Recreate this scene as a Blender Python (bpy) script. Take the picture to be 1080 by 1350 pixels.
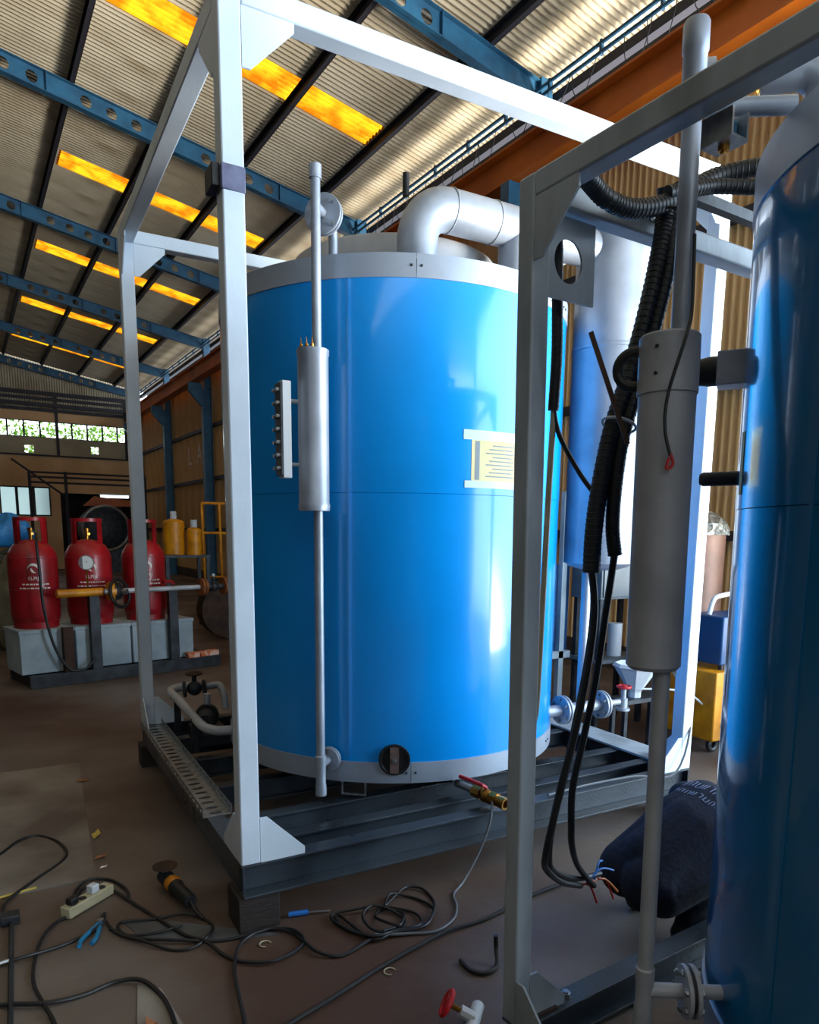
import bpy, math, random
from mathutils import Matrix, Vector
from math import sin, cos, pi, radians, atan2, hypot
random.seed(7)
for o in list(bpy.data.objects): bpy.data.objects.remove(o, do_unlink=True)
scene = bpy.context.scene
COL = scene.collection

# ------------------------------------------------------------------ camera
CAMP = Vector((-0.7314, -2.6603, 1.6132))
YAW, PITCH, ROLL = radians(29.27), radians(-9.0), radians(0.60)
fw = Vector((sin(YAW)*cos(PITCH), cos(YAW)*cos(PITCH), sin(PITCH)))
rt = Vector((cos(YAW), -sin(YAW), 0)); up = rt.cross(fw)
r2 = cos(ROLL)*rt + sin(ROLL)*up; u2 = -sin(ROLL)*rt + cos(ROLL)*up
cam = bpy.data.cameras.new('camera'); camo = bpy.data.objects.new('camera', cam); COL.objects.link(camo)
camo.matrix_world = Matrix((( r2.x, u2.x, -fw.x, CAMP.x), (r2.y, u2.y, -fw.y, CAMP.y), (r2.z, u2.z, -fw.z, CAMP.z), (0, 0, 0, 1)))
cam.sensor_fit = 'HORIZONTAL'; cam.sensor_width = 36.0
cam.lens = 941.1/1080*36.0; cam.shift_y = (849.5-675)/1080; cam.clip_start = 0.05; cam.clip_end = 300
scene.camera = camo

# building axes: a = across the hall towards the right wall, b = along the hall
BANG = radians(2.7)
BLD = Matrix.Translation((-0.7314, -2.6603, 0)) @ Matrix.Rotation(BANG, 4, 'Z')
# second unit stands slightly turned and leaning on the uneven floor
M2 = Matrix(((0.99781, -0.06533, -0.01034, 0.5102), (0.06539, 0.99784, 0.0058, -1.0557), (0.00994, -0.00646, 0.99993, 0.13), (0, 0, 0, 1)))
I4 = Matrix.Identity(4)

# ------------------------------------------------------------------ world, light, exposure
def lin(h):
    h = h.lstrip('#'); c = [int(h[i:i+2], 16)/255 for i in (0, 2, 4)]
    return tuple((x/12.92 if x <= .04045 else ((x+.055)/1.055)**2.4) for x in c) + (1.0,)
wd = bpy.data.worlds.new('world'); scene.world = wd; wd.use_nodes = True
nt = wd.node_tree; bg = nt.nodes['Background']
bg.inputs['Color'].default_value = (0.86, 0.93, 1.0, 1); bg.inputs['Strength'].default_value = 2.6
def area(name, loc, target, sx, sy, power, color):
    l = bpy.data.lights.new(name, 'AREA'); l.shape = 'RECTANGLE'; l.size = sx; l.size_y = sy
    l.energy = power; l.color = color
    o = bpy.data.objects.new(name, l); COL.objects.link(o)
    o.location = loc; o.rotation_euler = (Vector(target)-Vector(loc)).to_track_quat('-Z', 'Y').to_euler(); return o
# daylight through the big side doorway in the right wall, behind and right of the camera
pd = BLD @ Vector((6.7, -2.0, 2.6)); td = BLD @ Vector((0.0, 0.6, 2.2))
area('doorway_daylight', pd, td, 7.0, 4.6, 610, (0.54, 0.78, 1.0))
# added warm lamp outside that doorway, standing in for ground bounce onto the roof
area('roof_fill', BLD @ Vector((8.6, -1.0, .3)), BLD @ Vector((3.0, 10.0, 9.5)), 6.0, 3.0, 1150, (1.0, 0.93, 0.80)).data.spread = radians(75)
# added fill lamp behind the camera, in a back-wall opening made for it
area('back_fill', BLD @ Vector((4.4, -7.9, 2.4)), BLD @ Vector((3.6, 4.0, 2.4)), 3.4, 4.4, 330, (0.66, 0.84, 1.0))
scene.view_settings.view_transform = 'Standard'; scene.view_settings.look = 'None'
scene.view_settings.exposure = 0.6; scene.view_settings.gamma = 1.0; scene.view_settings.use_curve_mapping = False

# ------------------------------------------------------------------ materials
MATS = {}
def mat(name, c1, rough=.5, metal=0., c2=None, scale=4., amt=.5, bump=0., bscale=40., coat=0., detail=5., lo=.35, hi=.65, stretch=None, spec=.5, trans=0., emit=None, estr=0., rvar=0.):
    m = bpy.data.materials.new(name); m.use_nodes = True; n = m.node_tree.nodes; L = m.node_tree.links
    b = n['Principled BSDF']; c1 = lin(c1)
    b.inputs['Roughness'].default_value = rough; b.inputs['Metallic'].default_value = metal
    b.inputs['Coat Weight'].default_value = coat; b.inputs['Coat Roughness'].default_value = .06
    b.inputs['Specular IOR Level'].default_value = spec
    b.inputs['Base Color'].default_value = c1
    tc = n.new('ShaderNodeTexCoord'); src = tc.outputs['Object']
    if stretch:
        mp = n.new('ShaderNodeMapping'); mp.inputs['Scale'].default_value = stretch; L.new(src, mp.inputs['Vector']); src = mp.outputs['Vector']
    if c2:
        nz = n.new('ShaderNodeTexNoise'); nz.inputs['Scale'].default_value = scale; nz.inputs['Detail'].default_value = detail; L.new(src, nz.inputs['Vector'])
        rp = n.new('ShaderNodeValToRGB'); rp.color_ramp.elements[0].position = lo; rp.color_ramp.elements[1].position = hi
        rp.color_ramp.elements[0].color = c1; rp.color_ramp.elements[1].color = lin(c2)
        L.new(nz.outputs['Fac'], rp.inputs['Fac']); L.new(rp.outputs['Color'], b.inputs['Base Color'])
        if rvar:
            mr = n.new('ShaderNodeMapRange'); mr.inputs['From Min'].default_value = .3; mr.inputs['From Max'].default_value = .7
            mr.inputs['To Min'].default_value = rough-rvar; mr.inputs['To Max'].default_value = rough+rvar
            L.new(nz.outputs['Fac'], mr.inputs['Value']); L.new(mr.outputs['Result'], b.inputs['Roughness'])
    if bump:
        nb = n.new('ShaderNodeTexNoise'); nb.inputs['Scale'].default_value = bscale; nb.inputs['Detail'].default_value = 4; L.new(src, nb.inputs['Vector'])
        bp = n.new('ShaderNodeBump'); bp.inputs['Strength'].default_value = bump; bp.inputs['Distance'].default_value = .01
        L.new(nb.outputs['Fac'], bp.inputs['Height']); L.new(bp.outputs['Normal'], b.inputs['Normal'])
    if trans: b.inputs['Transmission Weight'].default_value = trans
    if emit: b.inputs['Emission Color'].default_value = lin(emit); b.inputs['Emission Strength'].default_value = estr
    MATS[name] = m; return m
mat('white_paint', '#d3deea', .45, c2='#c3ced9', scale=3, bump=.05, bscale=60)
mat('dimmed_white_paint', '#9fa9b0', .45, c2='#71787d', scale=5, stretch=(1, 1, .35), lo=.45, hi=.75, bump=.08, bscale=50)  # frame white dimmed to put shade on the second frame, plus streaky dirt
mat('black_paint', '#22272d', .34, c2='#38414a', scale=2.5, bump=.15, bscale=80, rvar=.12)
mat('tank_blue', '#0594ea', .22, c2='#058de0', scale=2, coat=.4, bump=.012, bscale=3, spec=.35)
mat('tank_blue_shaded', '#056fa8', .18, c2='#05689e', scale=2, coat=.7, bump=.02, bscale=3)  # tank blue darkened so the second tank's shade sits in its colour
mat('aluminium_band', '#adb7c5', .42, .4, c2='#9aa4b2', scale=3, bump=.04, bscale=30)
mat('silver_paint', '#a4abb7', .42, .35, c2='#8f97a3', scale=6, bump=.06, bscale=40)
mat('silver_dull', '#b4b7bd', .5, .2, c2='#999ca2', scale=5, bump=.1, bscale=60)
mat('galvanised', '#aab0b4', .42, .8, c2='#858b90', scale=25, bump=.05)
mat('bar_brown', '#7d6660', .6, .2, c2='#5f4a44', scale=20)
mat('brass', '#b8863c', .3, .9, c2='#8a5f24', scale=12)
mat('bolt_steel', '#9a9da0', .35, .9)
mat('dark_steel', '#3b3f44', .5, .5, c2='#25282c', scale=8, bump=.1)
mat('rust_steel', '#4a3122', .75, .2, c2='#2a1c16', scale=7, bump=.3, bscale=40)
mat('rubber_black', '#0c0d0f', .5, c2='#17191c', scale=20)
mat('cable_black', '#101113', .48)
mat('cable_grey', '#5d6166', .5)
mat('wire_red', '#b3201c', .5); mat('wire_blue', '#1d6fc4', .5); mat('wire_orange', '#c9702a', .5)
mat('lpg_red', '#a60f1c', .38, c2='#7c0d16', scale=3, coat=.2, bump=.05)
mat('print_white', '#e6e2dc', .6)
mat('print_faded', '#7f8aa8', .8)
mat('tray_white', '#a3b2ba', .55, c2='#84949e', scale=3)
mat('yellow_paint', '#e0960f', .45, c2='#b87208', scale=6)
mat('orange_girder', '#c96a14', .55, c2='#a85010', scale=1.2, bump=.05)
mat('blue_steel', '#2b6486', .5, c2='#234f6e', scale=4, bump=.05)
mat('purlin_dark', '#2c2a33', .7)
mat('roof_sheet', '#cdc1aa', .8, .0, c2='#a5967c', scale=.9, detail=8, bump=.05, spec=.2)
mat('wall_sheet', '#d8b37c', .6, .0, c2='#b8935f', scale=.8, detail=8)
mat('wall_cream', '#dcb68a', .8, c2='#c39c6c', scale=.7, bump=.05)
mat('wall_greige', '#b0a68c', .8, c2='#948b76', scale=.8)
mat('wall_dark', '#4a4038', .85, c2='#38302b', scale=.6)
mat('concrete_floor', '#6f665f', .55, c2='#452d1f', scale=.75, detail=10, lo=.32, hi=.66, bump=.25, bscale=25, rvar=.18)
mat('floor_plate', '#8b857c', .6, c2='#5c5047', scale=1.6, detail=7, bump=.15, bscale=30, rvar=.1)
mat('scrap_sheet', '#6b7278', .45, .4, c2='#54585c', scale=4)
mat('wood_block', '#2f2420', .8, c2='#201815', scale=10, bump=.3, bscale=30, stretch=(1, 1, 6))
mat('paper', '#cfc89c', .8, c2='#c2bb8c', scale=6)
mat('paper_tape', '#b4d0d0', .5)
mat('print_grey', '#7f8a93', .8)
mat('glass_pane', '#ffffff', .0, trans=1.)
mat('frosted_glass', '#9fb4b2', .5, trans=.7)
mat('window_frame', '#1f2328', .6)
mat('leaf_green', '#8cc02c', .6, c2='#4c8a1e', scale=3)
mat('navy_cloth', '#141d33', .9, c2='#0e1526', scale=8, bump=.3, bscale=60)
mat('trouser_cloth', '#0d1220', .92, c2='#090d17', scale=8, bump=.3, bscale=50)
mat('skin', '#a9744f', .55, c2='#9a6644', scale=10)
mat('hair_black', '#0b0a0a', .6)
mat('shoe_black', '#0e0e10', .55)
mat('welder_blue', '#0f4475', .4, c2='#0c3860', scale=4)
mat('cabinet_grey', '#5c666d', .5, c2='#4b545a', scale=4)
mat('drum_brown', '#6b4c3e', .55, .2, c2='#523a30', scale=5)
mat('foil', '#c8c8c0', .3, .8, c2='#6e6e68', scale=40, bump=.6, bscale=40)
mat('bag_blue', '#2f8fd6', .5, c2='#2372b0', scale=6, bump=.4, bscale=12)
mat('bag_khaki', '#6f6a58', .85, c2='#57523f', scale=6, bump=.4, bscale=14)
mat('plastic_beige', '#b9b193', .5, c2='#a39a7c', scale=9)
mat('plastic_white', '#bcc2c8', .5)
mat('pliers_blue', '#1c6f9a', .4)
mat('leaf_yellow', '#b8a24a', .7); mat('leaf_brown', '#8f5a38', .7)
mat('red_wheel', '#b31522', .4)
mat('brick_orange', '#c7683a', .8, c2='#e8c6b4', scale=14, lo=.45, hi=.6)
mat('gauge_face', '#dfe6e8', .3)
mat('tube_lamp', '#ffffff', .4, emit='#e8f4ff', estr=3.0)
mat('tape_purple', '#4a4a66', .4, c2='#6b6f8c', scale=14)
# translucent amber fibreglass: lets the sky through
m = bpy.data.materials.new('amber_fibreglass'); m.use_nodes = True; n = m.node_tree.nodes; L = m.node_tree.links; n.clear()
out = n.new('ShaderNodeOutputMaterial'); tr = n.new('ShaderNodeBsdfTranslucent'); df = n.new('ShaderNodeBsdfDiffuse'); mx = n.new('ShaderNodeMixShader')
tc = n.new('ShaderNodeTexCoord'); nz = n.new('ShaderNodeTexNoise'); nz.inputs['Scale'].default_value = 3; nz.inputs['Detail'].default_value = 9
rp = n.new('ShaderNodeValToRGB'); rp.color_ramp.elements[0].position = .38; rp.color_ramp.elements[1].position = .62
rp.color_ramp.elements[0].color = lin('#b9640a'); rp.color_ramp.elements[1].color = lin('#eaa81a')
L.new(tc.outputs['Object'], nz.inputs['Vector']); L.new(nz.outputs['Fac'], rp.inputs['Fac'])
L.new(rp.outputs['Color'], tr.inputs['Color']); L.new(rp.outputs['Color'], df.inputs['Color']); mx.inputs['Fac'].default_value = .15
L.new(tr.outputs[0], mx.inputs[1]); L.new(df.outputs[0], mx.inputs[2]); L.new(mx.outputs[0], out.inputs['Surface']); MATS['amber_fibreglass'] = m

# ------------------------------------------------------------------ mesh helpers
def V(*p): return Vector(p)
def frame_of(d):
    d = d.normalized(); h = Vector((0, 0, 1)) if abs(d.z) < .9 else Vector((1, 0, 0))
    x = h.cross(d).normalized(); return x, d.cross(x)
def smooth_path(pts, k=6, closed=False):
    P = [Vector(p) for p in pts]; n = len(P); out = []
    rng = range(n) if closed else range(n-1)
    for i in rng:
        if closed: p0, p1, p2, p3 = P[(i-1) % n], P[i], P[(i+1) % n], P[(i+2) % n]
        else: p0, p1, p2, p3 = P[max(i-1, 0)], P[i], P[i+1], P[min(i+2, n-1)]
        for j in range(k):
            t = j/k
            out.append(.5*((2*p1)+(p2-p0)*t+(2*p0-5*p1+4*p2-p3)*t*t+(3*p1-p0-3*p2+p3)*t*t*t))
    if not closed: out.append(P[-1])
    return out
class MB:
    def __init__(s): s.v = []; s.f = []
    def add(s, vs, fs):
        o = len(s.v); s.v += [Vector(p) for p in vs]; s.f += [tuple(i+o for i in f) for f in fs]; return s
    def box(s, x0, x1, y0, y1, z0, z1, M=None):
        vs = [V(x, y, z) for z in (z0, z1) for y in (y0, y1) for x in (x0, x1)]
        if M: vs = [M @ p for p in vs]
        return s.add(vs, [(0, 2, 3, 1), (4, 5, 7, 6), (0, 1, 5, 4), (2, 6, 7, 3), (0, 4, 6, 2), (1, 3, 7, 5)])
    def prism(s, poly, o, ex, ey, ez, d):
        """polygon (2D, in ex/ey from o) pushed d along ez"""
        o, ex, ey, ez = Vector(o), Vector(ex), Vector(ey), Vector(ez); n = len(poly)
        vs = [o+ex*a+ey*b for a, b in poly]; vs += [p+ez*d for p in vs]
        return s.add(vs, [tuple(range(n))[::-1], tuple(range(n, 2*n))]+[(i, (i+1) % n, (i+1) % n+n, i+n) for i in range(n)])
    def tube(s, pts, r, n=10, k=0, closed=False, caps=True):
        P = smooth_path(pts, k, closed) if k else [Vector(p) for p in pts]
        m = len(P); R = r if callable(r) else (lambda i: r)
        d0 = (P[1]-P[0]).normalized(); x, _ = frame_of(d0); vs = []
        for i, p in enumerate(P):
            if closed: d = (P[(i+1) % m]-P[i-1])
            else: d = P[min(i+1, m-1)]-P[max(i-1, 0)]
            if d.length < 1e-9: d = d0.copy()
            d.normalize(); x = (x-d*x.dot(d)); x = x.normalized() if x.length > 1e-6 else frame_of(d)[0]; y = d.cross(x)
            rr = R(i/(m-1) if m > 1 else 0) if callable(r) else r
            vs += [p+(x*cos(2*pi*j/n)+y*sin(2*pi*j/n))*rr for j in range(n)]
        fs = []
        for i in range(m if closed else m-1):
            a, b = i*n, ((i+1) % m)*n
            fs += [(a+j, a+(j+1) % n, b+(j+1) % n, b+j) for j in range(n)]
        if caps and not closed: fs += [tuple(range(n))[::-1], tuple(range((m-1)*n, m*n))]
        return s.add(vs, fs)
    def cyl(s, p0, p1, r, n=20, r1=None):
        r1 = r if r1 is None else r1; p0, p1 = Vector(p0), Vector(p1); x, y = frame_of(p1-p0)
        vs = [p0+(x*cos(2*pi*j/n)+y*sin(2*pi*j/n))*r for j in range(n)]+[p1+(x*cos(2*pi*j/n)+y*sin(2*pi*j/n))*r1 for j in range(n)]
        return s.add(vs, [(j, (j+1) % n, (j+1) % n+n, j+n) for j in range(n)]+[tuple(range(n))[::-1], tuple(range(n, 2*n))])
    def lathe(s, prof, o=(0, 0, 0), d=(0, 0, 1), n=32, a0=0., a1=2*pi):
        o, d = Vector(o), Vector(d).normalized(); x, y = frame_of(d) if abs(d.z) < .999 else (V(1, 0, 0), V(0, 1, 0))
        full = abs(a1-a0-2*pi) < 1e-6; m = n if full else n+1; k = len(prof); vs = []
        for j in range(m):
            t = a0+(a1-a0)*j/n
            vs += [o+(x*cos(t)+y*sin(t))*r+d*h for r, h in prof]
        fs = []
        for j in range(n):
            a, b = j*k, ((j+1) % m)*k
            fs += [(a+i, b+i, b+i+1, a+i+1) for i in range(k-1)]
        return s.add(vs, fs)
    def torus(s, c, d, R, r, n=24, m=8):
        c = Vector(c); x, y = frame_of(Vector(d))
        return s.tube([c+(x*cos(2*pi*i/n)+y*sin(2*pi*i/n))*R for i in range(n)], r, m, closed=True)
    def ball(s, c, r, n=12, m=8, sc=(1, 1, 1)):
        c = Vector(c); return s.lathe([(max(1e-4, r*sin(pi*i/m))*1, -r*cos(pi*i/m)) for i in range(m+1)], c, (0, 0, 1), n) if sc == (1, 1, 1) else \
            s.add([c+Vector((sc[0]*r*sin(pi*i/m)*cos(2*pi*j/n), sc[1]*r*sin(pi*i/m)*sin(2*pi*j/n), -sc[2]*r*cos(pi*i/m))) for j in range(n) for i in range(m+1)],
                  [(j*(m+1)+i, ((j+1) % n)*(m+1)+i, ((j+1) % n)*(m+1)+i+1, j*(m+1)+i+1) for j in range(n) for i in range(m)])
    def plate_hole(s, w, h, rx, rz, o, ex, ey, ez, d, cx=None, cy=None, n=16):
        """rectangular plate w x h with an elliptic hole, thickness d along ez"""
        cx = w/2 if cx is None else cx; cy = h/2 if cy is None else cy
        o, ex, ey, ez = Vector(o), Vector(ex), Vector(ey), Vector(ez); inn, outr = [], []
        for i in range(n):
            t = 2*pi*(i+.5)/n; c, q = cos(t), sin(t); inn.append((cx+rx*c, cy+rz*q))
            f = min((w-cx)/c if c > 1e-9 else (cx/-c if c < -1e-9 else 1e9), (h-cy)/q if q > 1e-9 else (cy/-q if q < -1e-9 else 1e9))
            outr.append((cx+f*c, cy+f*q))
        # snap the nearest ray to each corner
        for X, Y in ((0, 0), (w, 0), (w, h), (0, h)):
            j = min(range(n), key=lambda i: (outr[i][0]-X)**2+(outr[i][1]-Y)**2); outr[j] = (X, Y)
        vs = []
        for k in (0, d):
            vs += [o+ex*a+ey*b+ez*k for a, b in inn]+[o+ex*a+ey*b+ez*k for a, b in outr]
        N = 2*n; fs = []
        for i in range(n):
            j = (i+1) % n
            fs += [(i, n+i, n+j, j), (N+i, N+j, N+n+j, N+n+i), (i, j, N+j, N+i), (n+i, N+n+i, N+n+j, n+j)]
        return s.add(vs, fs)
    def build(s, name, m, parent=None, S=I4, smooth=True, bevel=0., sub=0, label=None):
        me = bpy.data.meshes.new(name)
        if parent is None:
            xs = [p.x for p in s.v]; ys = [p.y for p in s.v]; zs = [p.z for p in s.v]
            base = V((min(xs)+max(xs))/2, (min(ys)+max(ys))/2, min(zs)); vs = [p-base for p in s.v]
        else: vs = s.v
        me.from_pydata([tuple(p) for p in vs], [], s.f); me.update()
        import bmesh
        bm = bmesh.new(); bm.from_mesh(me); bmesh.ops.recalc_face_normals(bm, faces=bm.faces); bm.to_mesh(me); bm.free()
        if smooth:
            for p in me.polygons: p.use_smooth = True
            me.set_sharp_from_angle(angle=radians(35))
        me.materials.append(MATS[m] if isinstance(m, str) else m)
        o = bpy.data.objects.new(name, me); COL.objects.link(o)
        if parent is None: o.matrix_world = S @ Matrix.Translation(base); PINV[o.name] = Matrix.Translation(-base)
        else:
            o.parent = parent; o.matrix_parent_inverse = PINV.get(parent.name, I4)
        if bevel:
            b = o.modifiers.new('bevel', 'BEVEL'); b.width = bevel; b.segments = 2; b.limit_method = 'ANGLE'
        if label: o['label'] = label
        return o
PINV = {}
def thing(name, label, cat, base=(0, 0, 0), S=I4, group=None):
    o = bpy.data.objects.new(name, None); COL.objects.link(o); o.empty_display_size = .1
    o.matrix_world = S @ Matrix.Translation(base); PINV[o.name] = Matrix.Translation(-Vector(base))
    o['label'] = label; o['category'] = cat
    if group: o['group'] = group
    return o
def tag(o, label, cat, group=None):
    o['label'] = label; o['category'] = cat
    if group: o['group'] = group
    return o
def struct(o): o['kind'] = 'structure'; return o
def inst(src, parent, loc, inv=None, name=None):
    c = src.copy(); COL.objects.link(c); c.parent = parent; c.matrix_parent_inverse = PINV.get(parent.name, I4) if inv is None else inv
    c.location = loc; return c
def text_mesh(body, size):
    cu = bpy.data.curves.new('t', 'FONT'); cu.body = body; cu.size = size; cu.align_x = 'CENTER'; cu.resolution_u = 3
    o = bpy.data.objects.new('t', cu); COL.objects.link(o); bpy.context.view_layer.update()
    me = bpy.data.meshes.new_from_object(o.evaluated_get(bpy.context.evaluated_depsgraph_get()))
    vs = [v.co.copy() for v in me.vertices]; fs = [tuple(p.vertices) for p in me.polygons]
    bpy.data.objects.remove(o); bpy.data.curves.remove(cu); bpy.data.meshes.remove(me); return vs, fs
def nut(mb, c, d, r, h):
    c = Vector(c); d = Vector(d).normalized(); mb.cyl(c, c+d*h, r, 6); mb.cyl(c+d*h, c+d*(h*1.6), r*.55, 8)
def flange(name, parent, c, d, R, t, nb=6, S=I4, m='silver_paint', bm='bolt_steel', gap=.008):
    """a pair of bolted flange discs across c along d"""
    c = Vector(c); d = Vector(d).normalized(); x, y = frame_of(d)
    for k in (-1, 1):
        MB().cyl(c+d*(k*gap/2), c+d*(k*(gap/2+t)), R, 28).build('flange_disc', m, parent, S, bevel=.002)
    MB().cyl(c-d*(gap/2), c+d*(gap/2), R*.85, 24).build('gasket', 'rubber_black', parent, S)
    for i in range(nb):
        p = c+(x*cos(2*pi*(i+.5)/nb)+y*sin(2*pi*(i+.5)/nb))*R*.76; b = MB(); L_ = gap/2+t
        b.cyl(p-d*(L_+R*.12), p+d*(L_+R*.12), R*.075, 8); nut(b, p+d*L_, d, R*.14, R*.1); nut(b, p-d*L_, -d, R*.14, R*.1)
        b.build('bolt', bm, parent, S)

# ================================================================== THE HALL
A_WALL = 6.55; B0, B1 = -8.0, 31.3; A_LEFT = -9.0
def zroof(a): return 8.234-.18*abs(a)            # underside of roof sheets
# floor
fl = MB().box(A_LEFT-1, A_WALL+3, B0-3, B1+4, -.3, 0).build('floor', 'concrete_floor', None, BLD, smooth=False); struct(fl)
# outdoor ground is part of the same slab beyond the door; nothing else outside but a hedge

# ceiling: far slope as the base piece, near slope sheet by sheet
c = MB(); 
c.add([V(0, B0, zroof(0)), V(0, B1, zroof(0)), V(A_LEFT, B1, zroof(A_LEFT)), V(A_LEFT, B0, zroof(A_LEFT))], [(0, 1, 2, 3)])
c.add([V(0, B0, zroof(0)), V(7.1, B0, zroof(7.1)), V(7.1, 2.95, zroof(7.1)), V(0, 2.95, zroof(0))], [(0, 1, 2, 3)])
ceil = struct(c.build('ceiling', 'roof_sheet', None, BLD, smooth=False))
SHEETS = {}
def corr(w, L, pitch=.087, amp=.02, seg=6):
    """corrugated strip: w across the ribs (local y), L along the ribs (local x)"""
    nw = max(1, round(w/pitch)); N = nw*seg; vs = []; fs = []
    for i in range(N+1):
        y = w*i/N; h = amp*sin(2*pi*i/seg)
        vs += [(0, y, h), (L, y, h)]
    for i in range(N): fs.append((2*i, 2*i+1, 2*i+3, 2*i+2))
    return vs, fs
def sheet(name, parent, m, w, a0, a1, b, lift=0.):
    key = (name, round(w, 3), round(a0, 2), round(a1, 2))
    if key not in SHEETS:
        L_ = a1-a0; vs, fs = corr(w, L_)
        o = MB().add([V(a0+x, y, zroof(a0+x)+.02+h) for x, y, h in vs], fs).build(name, m, parent, BLD)
        o.location = (0, b, lift); SHEETS[key] = o
    else: inst(SHEETS[key], parent, (0, b, lift))
strips = [9.65, 14.35, 18.8, 23.4, 27.6]; SW = .56
bs = 2.95; k = 0
ROWS = ((6.15, 7.1, .006), (3.0, 6.2, 0.), (0, 3.05, .006))
edges = []
for st in strips+[B1]:
    n_ = max(1, round((st-bs)/.82)); w_ = round((st-bs)/n_, 3)
    for i in range(n_):
        for a0, a1, lf in ROWS: sheet('roof_sheet', ceil, 'roof_sheet', w_, a0, a1, bs+i*w_, lf)
    if st < B1:
        sheet('roof_sheet', ceil, 'roof_sheet', SW, 5.5, 7.1, st, .004); sheet('roof_sheet', ceil, 'roof_sheet', SW, 0, 1.93, st, .004)
        sheet('skylight_sheet', ceil, 'amber_fibreglass', SW, 1.9, 5.53, st)
        bs = st+SW
for a in (6.85, 5.57, 4.3, 3.05, 1.82, .6):
    z = zroof(a); p = MB()
    p.box(a-.005, a+.005, B0, B1, z-.15, z-.002); p.box(a-.06, a+.005, B0, B1, z-.15, z-.142); p.box(a-.06, a+.005, B0, B1, z-.01, z-.002)
    p.build('purlin', 'purlin_dark', ceil, BLD, smooth=False)
# castellated rafters
RB = [2.6, 7.3, 12.0, 16.7, 21.4, 26.1, 30.9]
def rafter():
    r = MB(); dep = .27; ex = V(1, 0, -.18).normalized(); ln = hypot(1, .18)
    top = lambda a: V(a, 0, zroof(a)-.15)
    a = .1; cell = .34; j = 0
    while a < 6.3:
        w = min(cell, 6.35-a); solid = a > 5.0 or j % 5 == 4
        o = top(a)-V(0, .005, dep)
        if solid: r.prism([(0, 0), (w*ln, 0), (w*ln, dep), (0, dep)], o, ex, V(0, 0, 1), V(0, 1, 0), .01)
        else: r.plate_hole(w*ln, dep, .075, .075, o, ex, V(0, 0, 1), V(0, 1, 0), .01, n=16)
        if j % 5 == 4: r.prism([(0, 0), (.012, 0), (.012, dep), (0, dep)], o-V(0, .055, 0), ex, V(0, 0, 1), V(0, 1, 0), .12)
        a += w; j += 1
    for dz in (0, dep-.012): r.prism([(0, 0), (6.25*ln, 0), (6.25*ln, .012), (0, .012)], top(.1)-V(0, .06, dep-dz), ex, V(0, 0, 1), V(0, 1, 0), .12)
    return r
raf0 = rafter().build('rafter', 'blue_steel', ceil, BLD, smooth=False); raf0.location = (0, RB[0], 0)
for b in RB[1:]: inst(raf0, ceil, (0, b, 0))

# right wall: corrugated sheets on a low plinth, big doorway near the camera
wr = struct(MB().box(A_WALL+.02, A_WALL+.14, 1.8, B1, 0, .35).build('wall_right', 'wall_dark', None, BLD, smooth=False))
WTOP = 6.22
vs, fs = corr(.8, WTOP-.3); src = None
for i in range(37):
    if src is None:
        src = MB().add([V(A_WALL+h, y, .3+x) for x, y, h in vs], fs).build('wall_sheet', 'wall_sheet', wr, BLD); src.location = (0, 1.8, 0)
    else: inst(src, wr, (0, 1.8+i*.8-.0, 0))
for z in (1.55, 3.05, 4.55, 6.1):
    MB().box(A_WALL-.09, A_WALL-.02, 1.8, B1, z, z+.1).build('girt', 'purlin_dark', wr, BLD, smooth=False)
MB().box(A_WALL, A_WALL+.06, B0, 1.8, 5.2, WTOP).build('door_header', 'wall_sheet', wr, BLD, smooth=False)
# the painted letters on the sheet wall
for body, bb in (('L', 24.05), ('A', 22.95)):
    tv, tf = text_mesh(body, .86)
    MB().add([V(A_WALL-.03, bb-p.x, 3.66+p.y) for p in tv], tf).build('painted_letter', 'print_white', wr, BLD, smooth=False)
# back and left walls, out of view, closing the hall
struct(MB().box(A_LEFT, 2.6, B0-.1, B0, 0, 6.4).box(6.2, A_WALL, B0-.1, B0, 0, 6.4).box(2.6, 6.2, B0-.1, B0, 4.8, 6.4).build('wall_back', 'wall_dark', None, BLD, smooth=False))  # opening in the back wall added to let fill light in
struct(MB().box(A_LEFT-.1, A_LEFT, B0, B1, 0, 6.6).build('wall_left', 'wall_dark', None, BLD, smooth=False))

# far end wall with its window strip, vents, lower windows and dark bay
we = MB(); T = .2
def wslab(a0, a1, z0, z1): we.box(a0, a1, B1, B1+T, z0, z1)
wslab(A_LEFT, 1.35, 0, 4.33); wslab(1.35, 3.08, 0, 2.05); wslab(1.35, 3.08, 3.16, 4.33); wslab(3.08, 3.42, 0, 4.33); wslab(3.42, 6.2, 2.95, 4.33); wslab(6.2, A_WALL, 0, 4.33)
wslab(A_LEFT, A_WALL, 5.62, 5.95)
wend = struct(we.build('wall_end', 'wall_cream', None, BLD, smooth=False))
w2 = MB()
for a0, a1, z0, z1 in ((A_LEFT, 2.3, 4.33, 5.0), (2.3, 2.62, 4.33, 4.42), (2.3, 2.62, 4.7, 5.0), (2.62, 4.62, 4.33, 5.0), (4.62, 4.92, 4.33, 4.5), (4.62, 4.92, 4.78, 5.0), (4.92, A_WALL, 4.33, 5.0)):
    w2.box(a0, a1, B1+.02, B1+T, z0, z1)
w2.build('upper_band', 'wall_greige', wend, BLD, smooth=False)
vs, fs = corr(A_WALL-A_LEFT, 1.0)
MB().add([V(A_LEFT+y, B1+.05+h, 5.95+x*(zroof(A_LEFT+y)+.06-5.95)) for x, y, h in vs], fs).build('gable_sheet', 'roof_sheet', wend, BLD)
for z, r in ((6.02, .05), (6.2, .07), (6.42, .05), (6.62, .07), (4.33, .03)):
    MB().box(A_LEFT, A_WALL, B1-.1, B1-.02, z-r, z+r).build('rail', 'purlin_dark', wend, BLD, smooth=False)
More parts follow.
